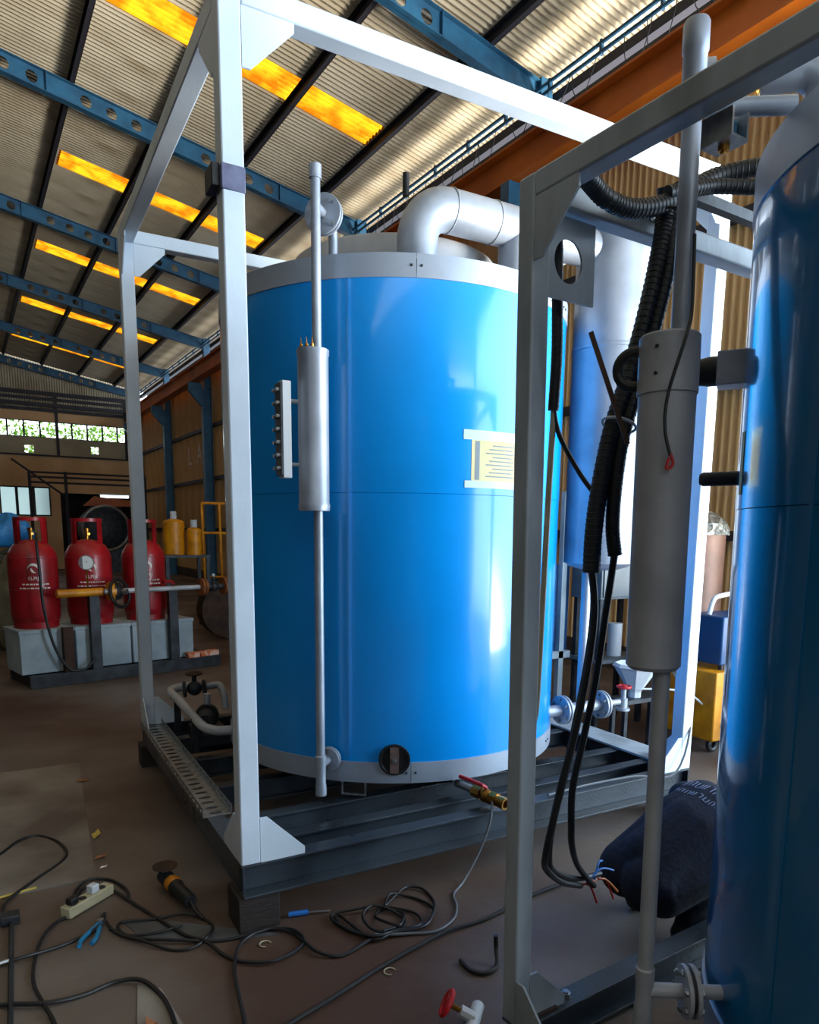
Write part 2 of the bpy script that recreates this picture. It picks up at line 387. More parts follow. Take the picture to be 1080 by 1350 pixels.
for a in (1.0, 3.45, 5.95):
    MB().box(a-.05, a+.05, B1-.08, B1-.01, 4.3, 6.6).build('mullion_post', 'purlin_dark', wend, BLD, smooth=False)
def window(name, a0, a1, z0, z1, cols, glass, inset=.08, fr=.03):
    f = MB()
    for x in [a0+(a1-a0)*i/cols for i in range(cols+1)]: f.box(x-fr, x+fr, B1+inset, B1+inset+.05, z0, z1)
    f.box(a0, a1, B1+inset, B1+inset+.05, z0, z0+fr); f.box(a0, a1, B1+inset, B1+inset+.05, z1-fr, z1)
    o = struct(f.build(name, 'window_frame', None, BLD, smooth=False))
    for i in range(cols):
        x0 = a0+(a1-a0)*i/cols+fr; x1 = a0+(a1-a0)*(i+1)/cols-fr
        MB().box(x0, x1, B1+inset+.02, B1+inset+.028, z0+fr, z1-fr).build('pane', glass, o, BLD, smooth=False)
    return o
window('window_1', -1.0, 6.2, 5.0, 5.62, 13, 'glass_pane')
window('window_2', 1.35, 3.08, 2.05, 3.16, 3, 'frosted_glass', fr=.05)
# dark bay behind the end wall opening
d = MB(); d.box(3.3, 6.3, B1+3.4, B1+3.5, 0, 3.2); d.box(3.2, 3.3, B1+T, B1+3.5, 0, 3.2); d.box(6.3, 6.4, B1+T, B1+3.5, 0, 3.2); d.box(3.2, 6.4, B1+T, B1+3.5, 3.2, 3.3)
struct(d.build('wall_bay', 'wall_dark', None, BLD, smooth=False))
# hedge outside the window strip
h = MB()
for i in range(4200):
    p = V(random.uniform(-2, 7.2), B1+random.uniform(1.6, 3.2), random.uniform(3.8, 5.9)-random.random()**3*.3)
    d1 = Vector((random.gauss(0, 1), random.gauss(0, 1), random.gauss(0, 1))).normalized()*random.uniform(.06, .13)
    d2 = Vector((random.gauss(0, 1), random.gauss(0, 1), random.gauss(0, 1))).normalized()*random.uniform(.04, .08)
    h.add([p-d1, p+d2, p+d1, p-d2], [(0, 1, 2, 3)])
o = tag(h.build('hedge', 'leaf_green', None, BLD, smooth=False), 'bright green foliage outside the high strip window of the end wall', 'foliage'); o['kind'] = 'stuff'

# steel columns carrying the crane girder and rafters
ORD = {2.6: 'behind the near frame', 7.3: 'nearest', 12.0: 'second', 16.7: 'third', 21.4: 'fourth', 26.1: 'fifth', 30.9: 'farthest'}
for b in RB:
    lab = {2.6: 'blue steel column of the right wall nearest the doorway', 7.3: 'blue steel column whose bracket shows beside the silver pipe elbow', 12.0: 'blue steel column of the right wall hidden behind the blue tank',
           16.7: 'blue steel column of the right wall hidden behind the near white post', 21.4: 'blue steel column with bracket just right of the painted letter L', 26.1: 'blue steel column with bracket left of the painted letter L', 30.9: 'blue steel corner column at the far end wall'}[b]
    t = thing('steel_column', lab, 'column', (6.35, b, 0), BLD, 'columns along the right wall')
    s_ = MB(); s_.box(6.2, 6.215, b-.1, b+.1, 0, 5.62); s_.box(6.445, 6.46, b-.1, b+.1, 0, 5.62); s_.box(6.2, 6.46, b-.006, b+.006, 0, 5.62)
    s_.build('shaft', 'blue_steel', t, BLD, smooth=False)
    MB().prism([(6.2, 5.1), (6.2, 5.74), (5.83, 5.74), (5.83, 5.5)], (0, b-.08, 0), (1, 0, 0), (0, 0, 1), (0, 1, 0), .16).build('corbel', 'blue_steel', t, BLD, smooth=False)
    u = MB(); u.box(6.28, 6.46, b-.08, b+.08, 5.62, 6.98); u.build('upper_stub', 'blue_steel', t, BLD, smooth=False)
# crane runway girder
g = thing('crane_girder', 'long orange crane runway girder along the right wall', 'girder', (6.0, 0, 5.76), BLD)
MB().box(5.87, 6.13, B0+.2, B1-.2, 6.13, 6.155).build('top_flange', 'orange_girder', g, BLD, smooth=False)
MB().box(5.87, 6.13, B0+.2, B1-.2, 5.76, 5.785).build('bottom_flange', 'orange_girder', g, BLD, smooth=False)
MB().box(5.985, 6.0, B0+.2, B1-.2, 5.785, 6.13).build('web', 'orange_girder', g, BLD, smooth=False)
MB().box(5.97, 6.03, B0+.2, B1-.2, 6.155, 6.2).build('crane_rail', 'dark_steel', g, BLD, smooth=False)
# eave strut, conduit and dangling wires
tag(MB().box(6.5, 6.6, B0+.2, B1-.2, 6.76, 6.87).build('eave_strut', 'purlin_dark', None, BLD, smooth=False), 'dark eave strut running above the orange girder', 'beam')
t = thing('conduit_run', 'blue-grey conduit pair with clamps under the eave', 'conduit', (6.23, B0+.2, 6.75), BLD)
for dz in (0, .09): MB().tube([V(6.23, B0+.3, 6.72+dz), V(6.23, B1-.3, 6.72+dz)], .022, 8).build('conduit_pipe', 'blue_steel', t, BLD)
for i in range(34): MB().box(6.21, 6.25, 3+i*.8, 3.03+i*.8, 6.69, 6.84).build('clamp', 'blue_steel', t, BLD, smooth=False)
for i in range(22):
    b = 4.6+i*.55+random.uniform(-.2, .2); w = MB(); dz = random.uniform(.25, .5)
    w.tube([V(6.23, b, 6.7), V(6.2, b+.04, 6.7-dz*.5), V(6.18, b+.15, 6.7-dz), V(6.2, b+.3, 6.7-dz*.6), V(6.23, b+.36, 6.7)], .005, 5, k=4)
    w.build('dangling_wire', 'cable_black', t, BLD)
#PART2

# ================================================================== UNIT 1: white frame, base, blue tank
ZB = .28; LD, LB, W, HT = 2.6226, 2.4422, .08, ZB+3.1662
def gusset(parent, o, eh, ev, ez, m, S=I4, sz=.19, t=.008):
    return MB().prism([(0, 0), (sz, 0), (sz, .03), (.03, sz), (0, sz)], o, eh, ev, ez, t).build('gusset_plate', m, parent, S, smooth=False, bevel=.001)
def skid_frame(fr, LX, LY, w, z0, z1, m, S=I4, sz=.19, y1=0., skip=()):
    """four posts, four top beams and the corner gussets; y from y1 to y1+LY"""
    X = (0, LX-w); Y = (y1, y1+LY-w)
    for i, x in enumerate(X):
        for j, y in enumerate(Y):
            MB().box(x, x+w, y, y+w, z0, z1).build('post', m, fr, S, bevel=.006)
            sx = 1 if i == 0 else -1; sy = 1 if j == 0 else -1
            px = x+w if i == 0 else x; py = y+w if j == 0 else y
            yo = y+.001 if j == 0 else y+.001; xo = x+.001 if i == 0 else x+w-.009
            yo2 = y+.001
            for zz, sv in ((z0, 1), (z1-w, -1)):
                if (i, j, sv) not in skip: gusset(fr, (px, yo2, zz), (sx, 0, 0), (0, 0, sv), (0, 1, 0), m, S, sz)
                gusset(fr, (xo, py, zz), (0, sy, 0), (0, 0, sv), (1, 0, 0), m, S, sz)
    for y in Y: MB().box(w, LX-w, y, y+w, z1-w, z1).build('top_beam', m, fr, S, bevel=.006)
    for x in X: MB().box(x, x+w, y1+w, y1+LY-w, z1-w, z1).build('top_beam', m, fr, S, bevel=.006)
f1 = thing('skid_frame', 'tall white box-section frame around the bright blue tank', 'frame', (0, 0, .15))
skid_frame(f1, LD, LB, W, ZB, HT, 'white_paint')
def ibeam_x(name, y0, y1, x0, x1, z0, z1, parent, m='black_paint', lip=0., S=I4):
    b = MB(); ym = (y0+y1)/2
    b.box(x0, x1, y0, y1, z1-.01, z1); b.box(x0, x1, y0-lip, y1, z0, z0+.01); b.box(x0, x1, ym-.004, ym+.004, z0+.01, z1-.01)
    return b.build(name, m, parent, S, smooth=False, bevel=.0015)
ibeam_x('base_beam', 0, .08, 0, LD, .15, ZB-.001, f1, lip=.03); ibeam_x('base_beam', LB-.08, LB, 0, LD, .15, ZB-.001, f1)
for y in (.2, .46, .95, 1.45, 1.95): ibeam_x('cross_beam', y, y+.075, .08, LD-.08, .16, ZB-.006, f1)
for x0, xm in ((0, .004), (LD-.08, LD-.012)):
    b = MB(); b.box(x0, x0+.08, .08, LB-.08, ZB-.011, ZB-.001); b.box(x0, x0+.08, .08, LB-.08, .15, .16); b.box(xm, xm+.008, 0, LB, .16, ZB-.011)
    b.build('base_beam', 'black_paint', f1, I4, smooth=False, bevel=.0015)
MB().box(LD-.1, LD+.1, .1, LB-.1, ZB, ZB+.012).build('side_plank', 'dimmed_white_paint', f1, I4, smooth=False)
# taped joint with black bracket on the near post
MB().box(-.003, .083, -.003, .083, 2.775, 2.86).build('tape_band', 'tape_purple', f1, I4, bevel=.004)
MB().box(-.03, -.002, .02, .12, 2.79, 2.865).build('clamp_bracket', 'rubber_black', f1, I4, bevel=.003)
# blocks under the base
def block(x0, x1, y0, y1, lab, z1=.15, m='wood_block'):
    return tag(MB().box(x0, x1, y0, y1, 0, z1).build('support_block', m, None, I4, bevel=.004), lab, 'block', 'blocks under the white frame')
block(-.02, .15, -.02, .15, 'dark brown block under the near left corner of the white frame')
block(-.03, .1, LB-.14, LB, 'dark block under the far left corner of the white frame')
block(LD-.16, LD, -.01, .14, 'dark block under the near right corner of the white frame')
block(LD-.16, LD, LB-.14, LB, 'dark block under the far right corner of the white frame')

# --- tank
def tank(name, label, c, R, zb0, zb1, zseam, zt0, zt1, m, S=I4, vseams=(), nseg=6, seg0=0.):
    t = thing(name, label, 'tank', (c[0], c[1], zb0), S); o = (c[0], c[1], 0)
    MB().lathe([(R, zb1-.02), (R, zseam-.001), (R-.003, zseam)], o, n=128).build('lower_shell', m, t, S)
    MB().lathe([(R-.003, zseam), (R+.0015, zseam+.0015), (R+.0015, zt0+.02)], o, n=128).build('upper_shell', m, t, S)
    for k in range(nseg):
        a0 = seg0+2*pi*k/nseg+.0012; a1 = seg0+2*pi*(k+1)/nseg-.0012
        for nm, z0, z1 in (('bottom_band', zb0, zb1), ('top_band', zt0, zt1)):
            b = MB(); b.lathe([(R-.02, z0), (R+.006, z0), (R+.006, z1), (R-.02, z1)], o, n=22, a0=a0, a1=a1)
            o_ = b.build(nm, 'aluminium_band', t, S)
            rv = MB()
            for aa in (a0+.022, a1-.022):
                for zz in ((z0+z1)/2,):
                    p = V(c[0]+cos(aa)*(R+.006), c[1]+sin(aa)*(R+.006), zz); d = V(cos(aa), sin(aa), 0); rv.cyl(p, p+d*.004, .006, 8)
            rv.build('rivet', 'dark_steel', o_, S)
    MB().lathe([(.001, zt1-.02), (R-.005, zt1-.02)], o, n=96).build('top_plate', 'silver_dull', t, S)
    MB().lathe([(.001, zb0+.02), (R-.015, zb0+.02)], o, n=96).build('bottom_plate', 'dark_steel', t, S)
    for aa in vseams:
        x, y = cos(aa), sin(aa); ex = V(-y, x, 0)
        MB().prism([(-.006, zb1), (.006, zb1), (.006, zt0), (-.006, zt0)], V(c[0]+x*(R-.004), c[1]+y*(R-.004), 0), ex, V(0, 0, 1), V(x, y, 0), .007).build('seam_strip', m, t, S, smooth=False)
    return t
C1 = (1.318, 1.22); R1 = .981
t1 = tank('process_tank', 'bright blue cylindrical tank with silver bands inside the white frame', C1, R1, .373, .479, 1.79, 2.734, 2.836, 'tank_blue',
          vseams=(atan2(.468-1.22, .688-1.318), radians(-20), radians(100)), nseg=6, seg0=atan2(.311-1.22, .949-1.318))
def surf(a, r=R1, c=C1, z=0.): return V(c[0]+cos(a)*r, c[1]+sin(a)*r, z)
def ang(x, y, c=C1): return atan2(y-c[1], x-c[0])
# saddle supports between tank and base
for k in range(6):
    a = radians(30+60*k); p = surf(a, .75); MB().box(p.x-.05, p.x+.05, p.y-.05, p.y+.05, ZB, .39).build('foot', 'black_paint', t1, I4, smooth=False)
# U-shaped lug under the bottom band
a = ang(.70, .47); p = surf(a, R1-.04); d = V(cos(a), sin(a), 0); e = V(-d.y, d.x, 0)
MB().tube([p-e*.06+V(0, 0, .385), p-e*.06+V(0, 0, .292), p+e*.06+V(0, 0, .292), p+e*.06+V(0, 0, .385)], .008, 6).build('lug', 'galvanised', t1)
# hand hole with bracket
a = ang(.874, .345); d = V(cos(a), sin(a), 0); e = V(-d.y, d.x, 0); ph = surf(a, R1, z=.495)
hh = MB().lathe([(.001, .009), (.062, .009), (.068, .016), (.078, .016), (.08, -.03)], ph, d, n=36).build('hand_hole', 'rubber_black', t1)
MB().box(-.022, .022, -.066, .066, .009, .02, Matrix((( e.x, 0, d.x, ph.x), (e.y, 0, d.y, ph.y), (0, 1, 0, ph.z), (0, 0, 0, 1)))).build('bracket_bar', 'bar_brown', hh)
b = MB(); nut(b, ph+d*.02, d, .014, .014); b.build('bolt', 'bolt_steel', hh)
# drum on the roof of the tank
dr = MB().lathe([(.585, 2.816), (.585, 3.06), (.575, 3.075), (.001, 3.12)], (C1[0], C1[1], 0), n=72).build('top_drum', 'silver_dull', t1)
MB().lathe([(.59, 2.83), (.6, 2.83), (.6, 2.86), (.585, 2.86)], (C1[0], C1[1], 0), n=72).build('drum_flange', 'silver_paint', dr)
# taped paper sheet
def surf_patch(a0, a1, z0, z1, r, n=8):
    vs = []; 
    for i in range(n+1):
        aa = a0+(a1-a0)*i/n
        vs += [surf(aa, r, z=z0), surf(aa, r, z=z1)]
    return vs, [(2*i, 2*i+2, 2*i+3, 2*i+1) for i in range(n)]
aL, aR = ang(1.222, .244), ang(1.56, .268)
nt_ = thing('notice_sheet', 'cream paper notice taped to the bright blue tank', 'paper', surf((aL+aR)/2, R1, z=1.83))
MB().add(*surf_patch(aL, aR, 1.83, 2.075, R1+.003)).build('sheet', 'paper', nt_)
MB().add(*surf_patch(aL-.045, aR+.03, 2.045, 2.09, R1+.0042)).build('tape_strip', 'paper_tape', nt_)
MB().add(*surf_patch(aL-.035, aR+.03, 1.822, 1.855, R1+.0042)).build('tape_strip', 'paper_tape', nt_)
pm = MB(); pm.add(*surf_patch(aL+.02, aL+.045, 1.86, 2.04, R1+.0036))
for i in range(9): pm.add(*surf_patch(aL+.08+.02*(i % 3), aL+.26-.015*(i % 2), 1.875+i*.018, 1.881+i*.018, R1+.0036))
pm.build('printed_lines', 'print_grey', nt_)

# --- level gauge column 1
G1 = V(.519, .434, 0); aG = ang(G1.x, G1.y); dG = V(cos(aG), sin(aG), 0); eG = V(-dG.y, dG.x, 0)
g1 = thing('level_gauge', 'silver level gauge column with float chamber on the bright blue tank', 'gauge', (G1.x, G1.y, .344))
def zp(z, o=G1): return V(o.x, o.y, z)
MB().cyl(zp(2.39), zp(3.10), .021, 18).build('upper_pipe', 'silver_paint', g1)
MB().cyl(zp(3.09), zp(3.147), .027, 18).build('pipe_cap', 'silver_paint', g1, bevel=.003)
MB().cyl(zp(.39), zp(1.71), .021, 18).build('lower_pipe', 'silver_paint', g1)
MB().lathe([(.021, .36), (.021, .344), (.027, .344), (.027, .39), (.024, .4), (.024, .5), (.027, .5), (.027, .54), (.021, .545)], G1, n=18).build('drain_tee', 'silver_paint', g1)
MB().lathe([(.001, 1.7), (.068, 1.7), (.071, 1.715), (.071, 1.73), (.068, 1.735), (.068, 2.365), (.071, 2.37), (.071, 2.392), (.001, 2.394)], G1-eG*0+V(-.024, -.012, 0), n=36).build('float_chamber', 'silver_paint', g1)
for k in range(3):
    p = G1+V(-.07+.018*k, .01-.02*k, 2.39); b = MB(); b.cyl(p, p+V(0, 0, .025), .008, 8); b.cyl(p+V(0, 0, .02), p+V(0, 0, .055), .004, 6, .001); b.build('terminal', 'brass', g1)
# lower branch to flange on tank
p0 = zp(.495); p1 = surf(aG, R1+.006, z=.495)
MB().cyl(p0, p1, .02, 16).build('branch_pipe', 'silver_paint', g1)
flange('flange', g1, surf(aG, R1+.04, z=.495), dG, .06, .012, 6)
# upper branch: flange pair and bend down to the tank roof
zu = 2.985; q = zp(zu)-dG*.0; ctr = q-dG*.09
MB().cyl(q, ctr, .02, 16).build('branch_pipe', 'silver_paint', g1)
flange('flange', g1, ctr, dG, .085, .013, 4)
MB().tube([ctr, ctr-dG*.05, ctr-dG*.085+V(0, 0, -.01), ctr-dG*.105+V(0, 0, -.05), ctr-dG*.105+V(0, 0, -.18)], .021, 14, k=4).build('bend_pipe', 'silver_paint', g1)
# sight glass on the left of the chamber
sx = V(-1, .02, 0).normalized(); S0 = G1+V(-.155, 0, 0)
sg = MB().box(S0.x-.018, S0.x+.022, S0.y-.03, S0.y+.03, 1.84, 2.25).build('sight_glass', 'plastic_white', g1, bevel=.003)
MB().box(S0.x-.03, S0.x-.018, S0.y-.036, S0.y+.036, 1.85, 2.24).build('cover_bar', 'dark_steel', sg, bevel=.002)
for k in range(7):
    for yy in (-.024, .024):
        MB().cyl(V(S0.x-.03, S0.y+yy, 1.88+k*.055), V(S0.x-.045, S0.y+yy, 1.88+k*.055), .008, 8).build('cover_bolt', 'bolt_steel', sg)
for z in (2.17, 1.9): MB().cyl(V(S0.x+.02, S0.y, z), V(G1.x-.06, S0.y, z), .01, 10).build('connector', 'silver_paint', g1)

# --- silver vent pipe: riser, elbow, run, drop, vertical duct
vp = thing('vent_pipe', 'fat silver insulated pipe bending over the tank top to the duct', 'pipe', (1.072, .522, 2.82))
rr = .098; zc = 3.147; P0 = V(1.072, .522, 2.82); el = [P0, V(1.072, .522, 2.98)]
el += [V(1.072+.17*(1-cos(t)), .522, 2.98+.167*sin(t)) for t in [radians(10*k) for k in range(1, 10)]]
MB().tube(el, rr, 28).build('elbow', 'silver_paint', vp)
MB().cyl(el[-1], V(2.36, .522, zc), rr, 28).build('run', 'silver_paint', vp)
MB().cyl(V(1.66, .522, 2.82), V(1.66, .522, zc), rr*.97, 24).build('drop', 'silver_paint', vp)
for x in (1.244, 1.5): MB().torus(V(x, .522, zc), (1, 0, 0), rr+.001, .003, 32, 6).build('joint_ring', 'silver_dull', vp)
MB().lathe([(rr, 2.81), (rr+.012, 2.82), (rr+.012, 2.845), (rr, 2.85)], (1.072, .522, 0), n=28).build('collar', 'silver_paint', vp)
MB().cyl(V(1.05, .6, 3.2), V(1.05, .6, 3.3), .016, 12).build('test_stub', 'rubber_black', vp)
DU = V(2.335, .522, 0); rd = .205
du = thing('exhaust_duct', 'wide pale silver vertical duct right of the bright blue tank', 'duct', (DU.x, DU.y, 1.4))
MB().lathe([(rd, 1.44), (rd, 2.62), (rd+.004, 2.625), (rd+.004, 2.64), (rd, 2.645), (rd, 3.3), (rd-.03, 3.33), (.001, 3.34)], DU, n=48).build('barrel', 'silver_paint', du)
MB().lathe([(.001, 1.4), (rd*.5, 1.4), (rd*.85, 1.42), (rd, 1.45)], DU, n=48).build('bottom_cap', 'silver_paint', du)

# --- drain nozzle with tee at the right side of the tank
nz_ = thing('drain_nozzle', 'silver flanged pipe tee on the right side of the bright blue tank', 'pipe', (2.3, .6, .4))
aN = ang(2.12, .62); dN = V(cos(aN), sin(aN), 0); N0 = surf(aN, R1, z=.53)
dX = V(1, 0, 0)
MB().tube([N0-dX*.1, N0+dX*.42], .036, 18).build('pipe', 'silver_paint', nz_)
flange('flange', nz_, N0+dX*.1, dX, .09, .014, 6); flange('flange', nz_, N0+dX*.42, dX, .09, .014, 6)
MB().tube([N0+dX*.25, N0+dX*.25+V(0, 0, .06), N0+dX*.25+V(0, 0, .85)], .03, 16).build('riser', 'silver_paint', nz_)
MB().cyl(N0+dX*.43, N0+dX*.58, .02, 12).build('stub', 'silver_paint', nz_)
# small gate valve with red handwheel
gv = thing('gate_valve', 'small silver gate valve with red handwheel near the tee pipe', 'valve', N0+dX*.6-V(0, 0, .05))
q = N0+dX*.62
b = MB(); b.cyl(q-V(0, 0, .05), q+V(0, 0, .02), .028, 14); b.cyl(q+V(0, 0, .02), q+V(0, 0, .08), .017, 12); b.cyl(q-V(0, 0, .06), q-V(0, 0, .045), .045, 16); b.build('body', 'silver_paint', gv)
b = MB(); b.torus(q+V(0, 0, .095), (0, 0, 1), .042, .009, 20, 8); b.cyl(q+V(0, 0, .085), q+V(0, 0, .108), .014, 10)
for k in range(4): b.cyl(q+V(0, 0, .095), q+V(.042*cos(k*pi/2), .042*sin(k*pi/2), .095), .006, 6)
b.build('handwheel', 'red_wheel', gv)

# --- brass ball valve under the bottom band
bv = thing('ball_valve', 'brass ball valve with red handle under the bright blue tank', 'valve', (1.25, .06, .3))
q0 = V(1.195, .27, .345); q1 = V(1.262, .0, .328); dv = (q1-q0).normalized()
MB().cyl(q0, q0+dv*.14, .02, 14).build('nipple', 'bolt_steel', bv)
b = MB(); b.cyl(q0+dv*.12, q0+dv*.17, .032, 8); b.ball(q0+dv*.2, .036, 14, 8); b.cyl(q0+dv*.23, q0+dv*.27, .034, 8); b.lathe([(.02, .26), (.026, .26), (.03, .3), (.03, .325), (.021, .325), (.021, .27)], q0, dv, n=20); b.build('body', 'brass', bv)
MB().tube([q0+dv*.2+V(0, 0, .04), q0+dv*.2+V(-.02, 0, .055), q0+dv*.1+V(-.03, 0, .06), q0+dv*.06+V(-.035, 0, .06)], .01, 8).build('lever', 'red_wheel', bv)

# --- perforated cable tray on the left of the base
ct = thing('cable_tray', 'perforated galvanised cable tray lying along the left base beam', 'tray', (.03, .55, ZB))
x0, x1, ya, yb = -.02, .115, .56, 2.33; n_ = 24; cw = (yb-ya)/n_
b = MB()
for i in range(n_): b.plate_hole(cw, x1-x0, cw*.22, .032, V(x0, ya+i*cw, ZB+.001), V(0, 1, 0), V(1, 0, 0), V(0, 0, 1), .002, n=12)
b.build('tray_floor', 'galvanised', ct, I4, smooth=False)
for xs in (x0, x1-.002):
    b = MB()
    for i in range(n_): b.plate_hole(cw, .045, cw*.28, .007, V(xs, ya+i*cw, ZB+.003), V(0, 1, 0), V(0, 0, 1), V(1, 0, 0), .002, n=12)
    b.build('tray_side', 'galvanised', ct, I4, smooth=False)
# --- pipework and pump at the left back of the base
pp = thing('return_pipe', 'grey pipe bending toward the tank inside the white frame', 'pipe', (.2, 1.5, .44))
MB().tube([V(.34, 2.27, .55), V(.2, 2.26, .54), V(.16, 2.2, .53), V(.17, 2.0, .52), V(.195, 1.52, .475), V(.23, 1.4, .465), V(.3, 1.36, .46), V(.4, 1.36, .46)], .028, 14, k=4).build('pipe', 'silver_dull', pp)
for y in (1.6, 2.1): MB().box(.16, .2, y-.01, y+.01, ZB, .49).build('stand', 'dark_steel', pp, I4, smooth=False)
pu = thing('circulation_pump', 'dark motor pump beside the grey pipe under the tank', 'pump', (.4, 1.9, ZB))
b = MB(); b.lathe([(.001, 0), (.05, 0), (.055, .01), (.055, .15), (.05, .16), (.001, .16)], (.27, 1.72, .42), V(.3, 1, 0), n=24); b.build('motor', 'dark_steel', pu)
b = MB()
for k in range(9): b.torus(V(.27, 1.72, .42)+V(.287, .958, 0)*(.02+k*.014), V(.3, 1, 0), .056, .004, 20, 6)
b.build('cooling_fins', 'dark_steel', pu)
MB().lathe([(.001, 0), (.075, 0), (.075, .05), (.04, .06), (.04, .09), (.001, .09)], (.32, 1.88, .42), V(.3, 1, 0), n=24).build('volute', 'rubber_black', pu)
MB().cyl(V(.335, 1.92, .42), V(.335, 1.92, .56), .022, 12).build('outlet', 'silver_dull', pu)
MB().box(.22, .42, 1.68, 1.98, ZB, .36).build('pedestal', 'dark_steel', pu, I4, bevel=.004)
va = thing('wheel_valve', 'dark flanged valve with steel wheel at the back left of the base', 'valve', (.3, 2.15, .5))
b = MB(); b.ball(V(.3, 2.12, .56), .05, 16, 10); b.cyl(V(.3, 2.12, .56), V(.3, 2.12, .66), .016, 10); b.cyl(V(.23, 2.12, .56), V(.24, 2.12, .56), .055, 18); b.cyl(V(.36, 2.12, .56), V(.37, 2.12, .56), .055, 18); b.build('body', 'dark_steel', va)
b = MB(); b.torus(V(.3, 2.12, .66), (0, 0, 1), .05, .008, 20, 8); b.cyl(V(.25, 2.12, .66), V(.35, 2.12, .66), .006, 6); b.cyl(V(.3, 2.07, .66), V(.3, 2.17, .66), .006, 6); b.build('handwheel', 'rust_steel', va)
MB().tube([V(.37, 2.12, .56), V(.44, 2.12, .57), V(.47, 2.1, .56), V(.48, 2.05, .5), V(.48, 2.02, .42)], .024, 12, k=4).build('bend', 'silver_dull', va)
#PART3

# ================================================================== UNIT 2 (coordinates of its own frame, placed by M2)
W2 = .06; LX2, LY2, H2 = 1.874, 1.89, 2.381; U2 = M2
f2 = thing('skid_frame', 'white frame toned grey for shade close to the camera around the shaded blue tank', 'frame', (.94, -.945, -.115), U2)
skid_frame(f2, LX2, LY2, W2, 0, H2, 'dimmed_white_paint', U2, sz=.15, y1=-LY2, skip=((0, 1, -1),))
def chan_x(y0, y1, x0, x1):
    b = MB(); b.box(x0, x1, y0, y1, -.009, 0); b.box(x0, x1, y0, y1, -.115, -.106); b.box(x0, x1, (y0+y1)/2-.004, (y0+y1)/2+.004, -.106, -.009)
    return b.build('base_beam', 'black_paint', f2, U2, smooth=False, bevel=.0015)
chan_x(-.08, .0, 0, LX2); chan_x(-LY2, -LY2+.08, 0, LX2)
for x0 in (0, LX2-.08):
    b = MB(); b.box(x0, x0+.08, -LY2+.08, -.08, -.009, 0); b.box(x0, x0+.08, -LY2+.08, -.08, -.115, -.106); b.box(x0+.036, x0+.044, -LY2+.08, -.08, -.106, -.009)
    b.build('base_beam', 'black_paint', f2, U2, smooth=False, bevel=.0015)
for y in (-.5, -.95, -1.4): 
    b = MB(); b.box(.08, LX2-.08, y-.04, y+.04, -.012, -.003); b.box(.08, LX2-.08, y-.004, y+.004, -.11, -.012); b.build('cross_beam', 'black_paint', f2, U2, smooth=False)
MB().box(.05, .17, -.07, .0, .0, .01).build('foot_plate', 'rust_steel', f2, U2, smooth=False, bevel=.001)
b = MB(); b.cyl(V(.235, -.04, 0), V(.235, -.04, .016), .016, 6); b.cyl(V(.235, -.04, .016), V(.235, -.04, .022), .01, 10); b.build('loose_nut', 'bolt_steel', f2, U2)
# bracket plate with a round hole under the back beam
MB().plate_hole(.19, .21, .052, .056, V(.065, -.03, 2.105), V(1, 0, 0), V(0, 0, 1), V(0, 1, 0), .006, cx=.09, cy=.1, n=32).build('hole_plate', 'dimmed_white_paint', f2, U2, smooth=False)
# small steel clamp under the near beam
wl = thing('beam_clamp', 'small pale steel clamp fixed under the near grey beam', 'clamp', (.07, -.53, 2.28), U2)
b = MB(); b.box(.055, .061, -.57, -.5, 2.27, 2.318); b.box(.105, .111, -.57, -.5, 2.27, 2.318); b.box(.055, .111, -.57, -.5, 2.264, 2.27); b.build('channel', 'galvanised', wl, U2, smooth=False)
MB().box(.061, .105, -.55, -.52, 2.275, 2.31).build('wedge', 'blue_steel', wl, U2, bevel=.004)
b = MB(); nut(b, V(.083, -.535, 2.264), V(0, 0, -1), .012, .01); b.build('bolt', 'brass', wl, U2)

C2 = (.937, -.945); R2 = .74
t2 = tank('process_tank', 'glossy blue tank coloured darker for shade at the right edge close to the camera', C2, R2, .07, .17, 1.542, 2.278, 2.394, 'tank_blue_shaded', U2, vseams=(radians(160), radians(215), radians(20)), nseg=5, seg0=radians(178))
for k in range(6):
    a = radians(60*k); p = surf(a, .55, C2); MB().box(p.x-.05, p.x+.05, p.y-.05, p.y+.05, -.003, .09).build('foot', 'black_paint', t2, U2, smooth=False)
# stubs on the far left flank
a = radians(121); d = V(cos(a), sin(a), 0); p = surf(a, R2, C2, 1.925)
MB().box(-.045, .045, -.045, .045, -.02, .07, Matrix.Translation(p) @ d.to_track_quat('Z', 'Y').to_matrix().to_4x4()).build('nozzle_box', 'silver_dull', t2, U2, bevel=.004)
MB().lathe([(.001, .13), (.02, .128), (.036, .115), (.04, .09), (.04, .06)], p, d, n=20).build('nozzle_cap', 'rubber_black', t2, U2)
p = surf(a, R2, C2, 1.632); MB().lathe([(.02, -.02), (.02, .09), (.014, .1), (.001, .102)], p, d, n=16).build('probe_stub', 'dark_steel', t2, U2)
MB().add([surf(radians(131)+.012*i, R2+.003, C2, z) for i in range(5) for z in (1.58, 1.74)], [(2*i, 2*i+2, 2*i+3, 2*i+1) for i in range(4)]).build('label_strip', 'paper', t2, U2)
# clip on the band edge
p = surf(radians(186), R2+.008, C2, 2.285); MB().box(p.x-.012, p.x+.004, p.y-.012, p.y+.012, 2.27, 2.31).build('band_clip', 'dark_steel', t2, U2)
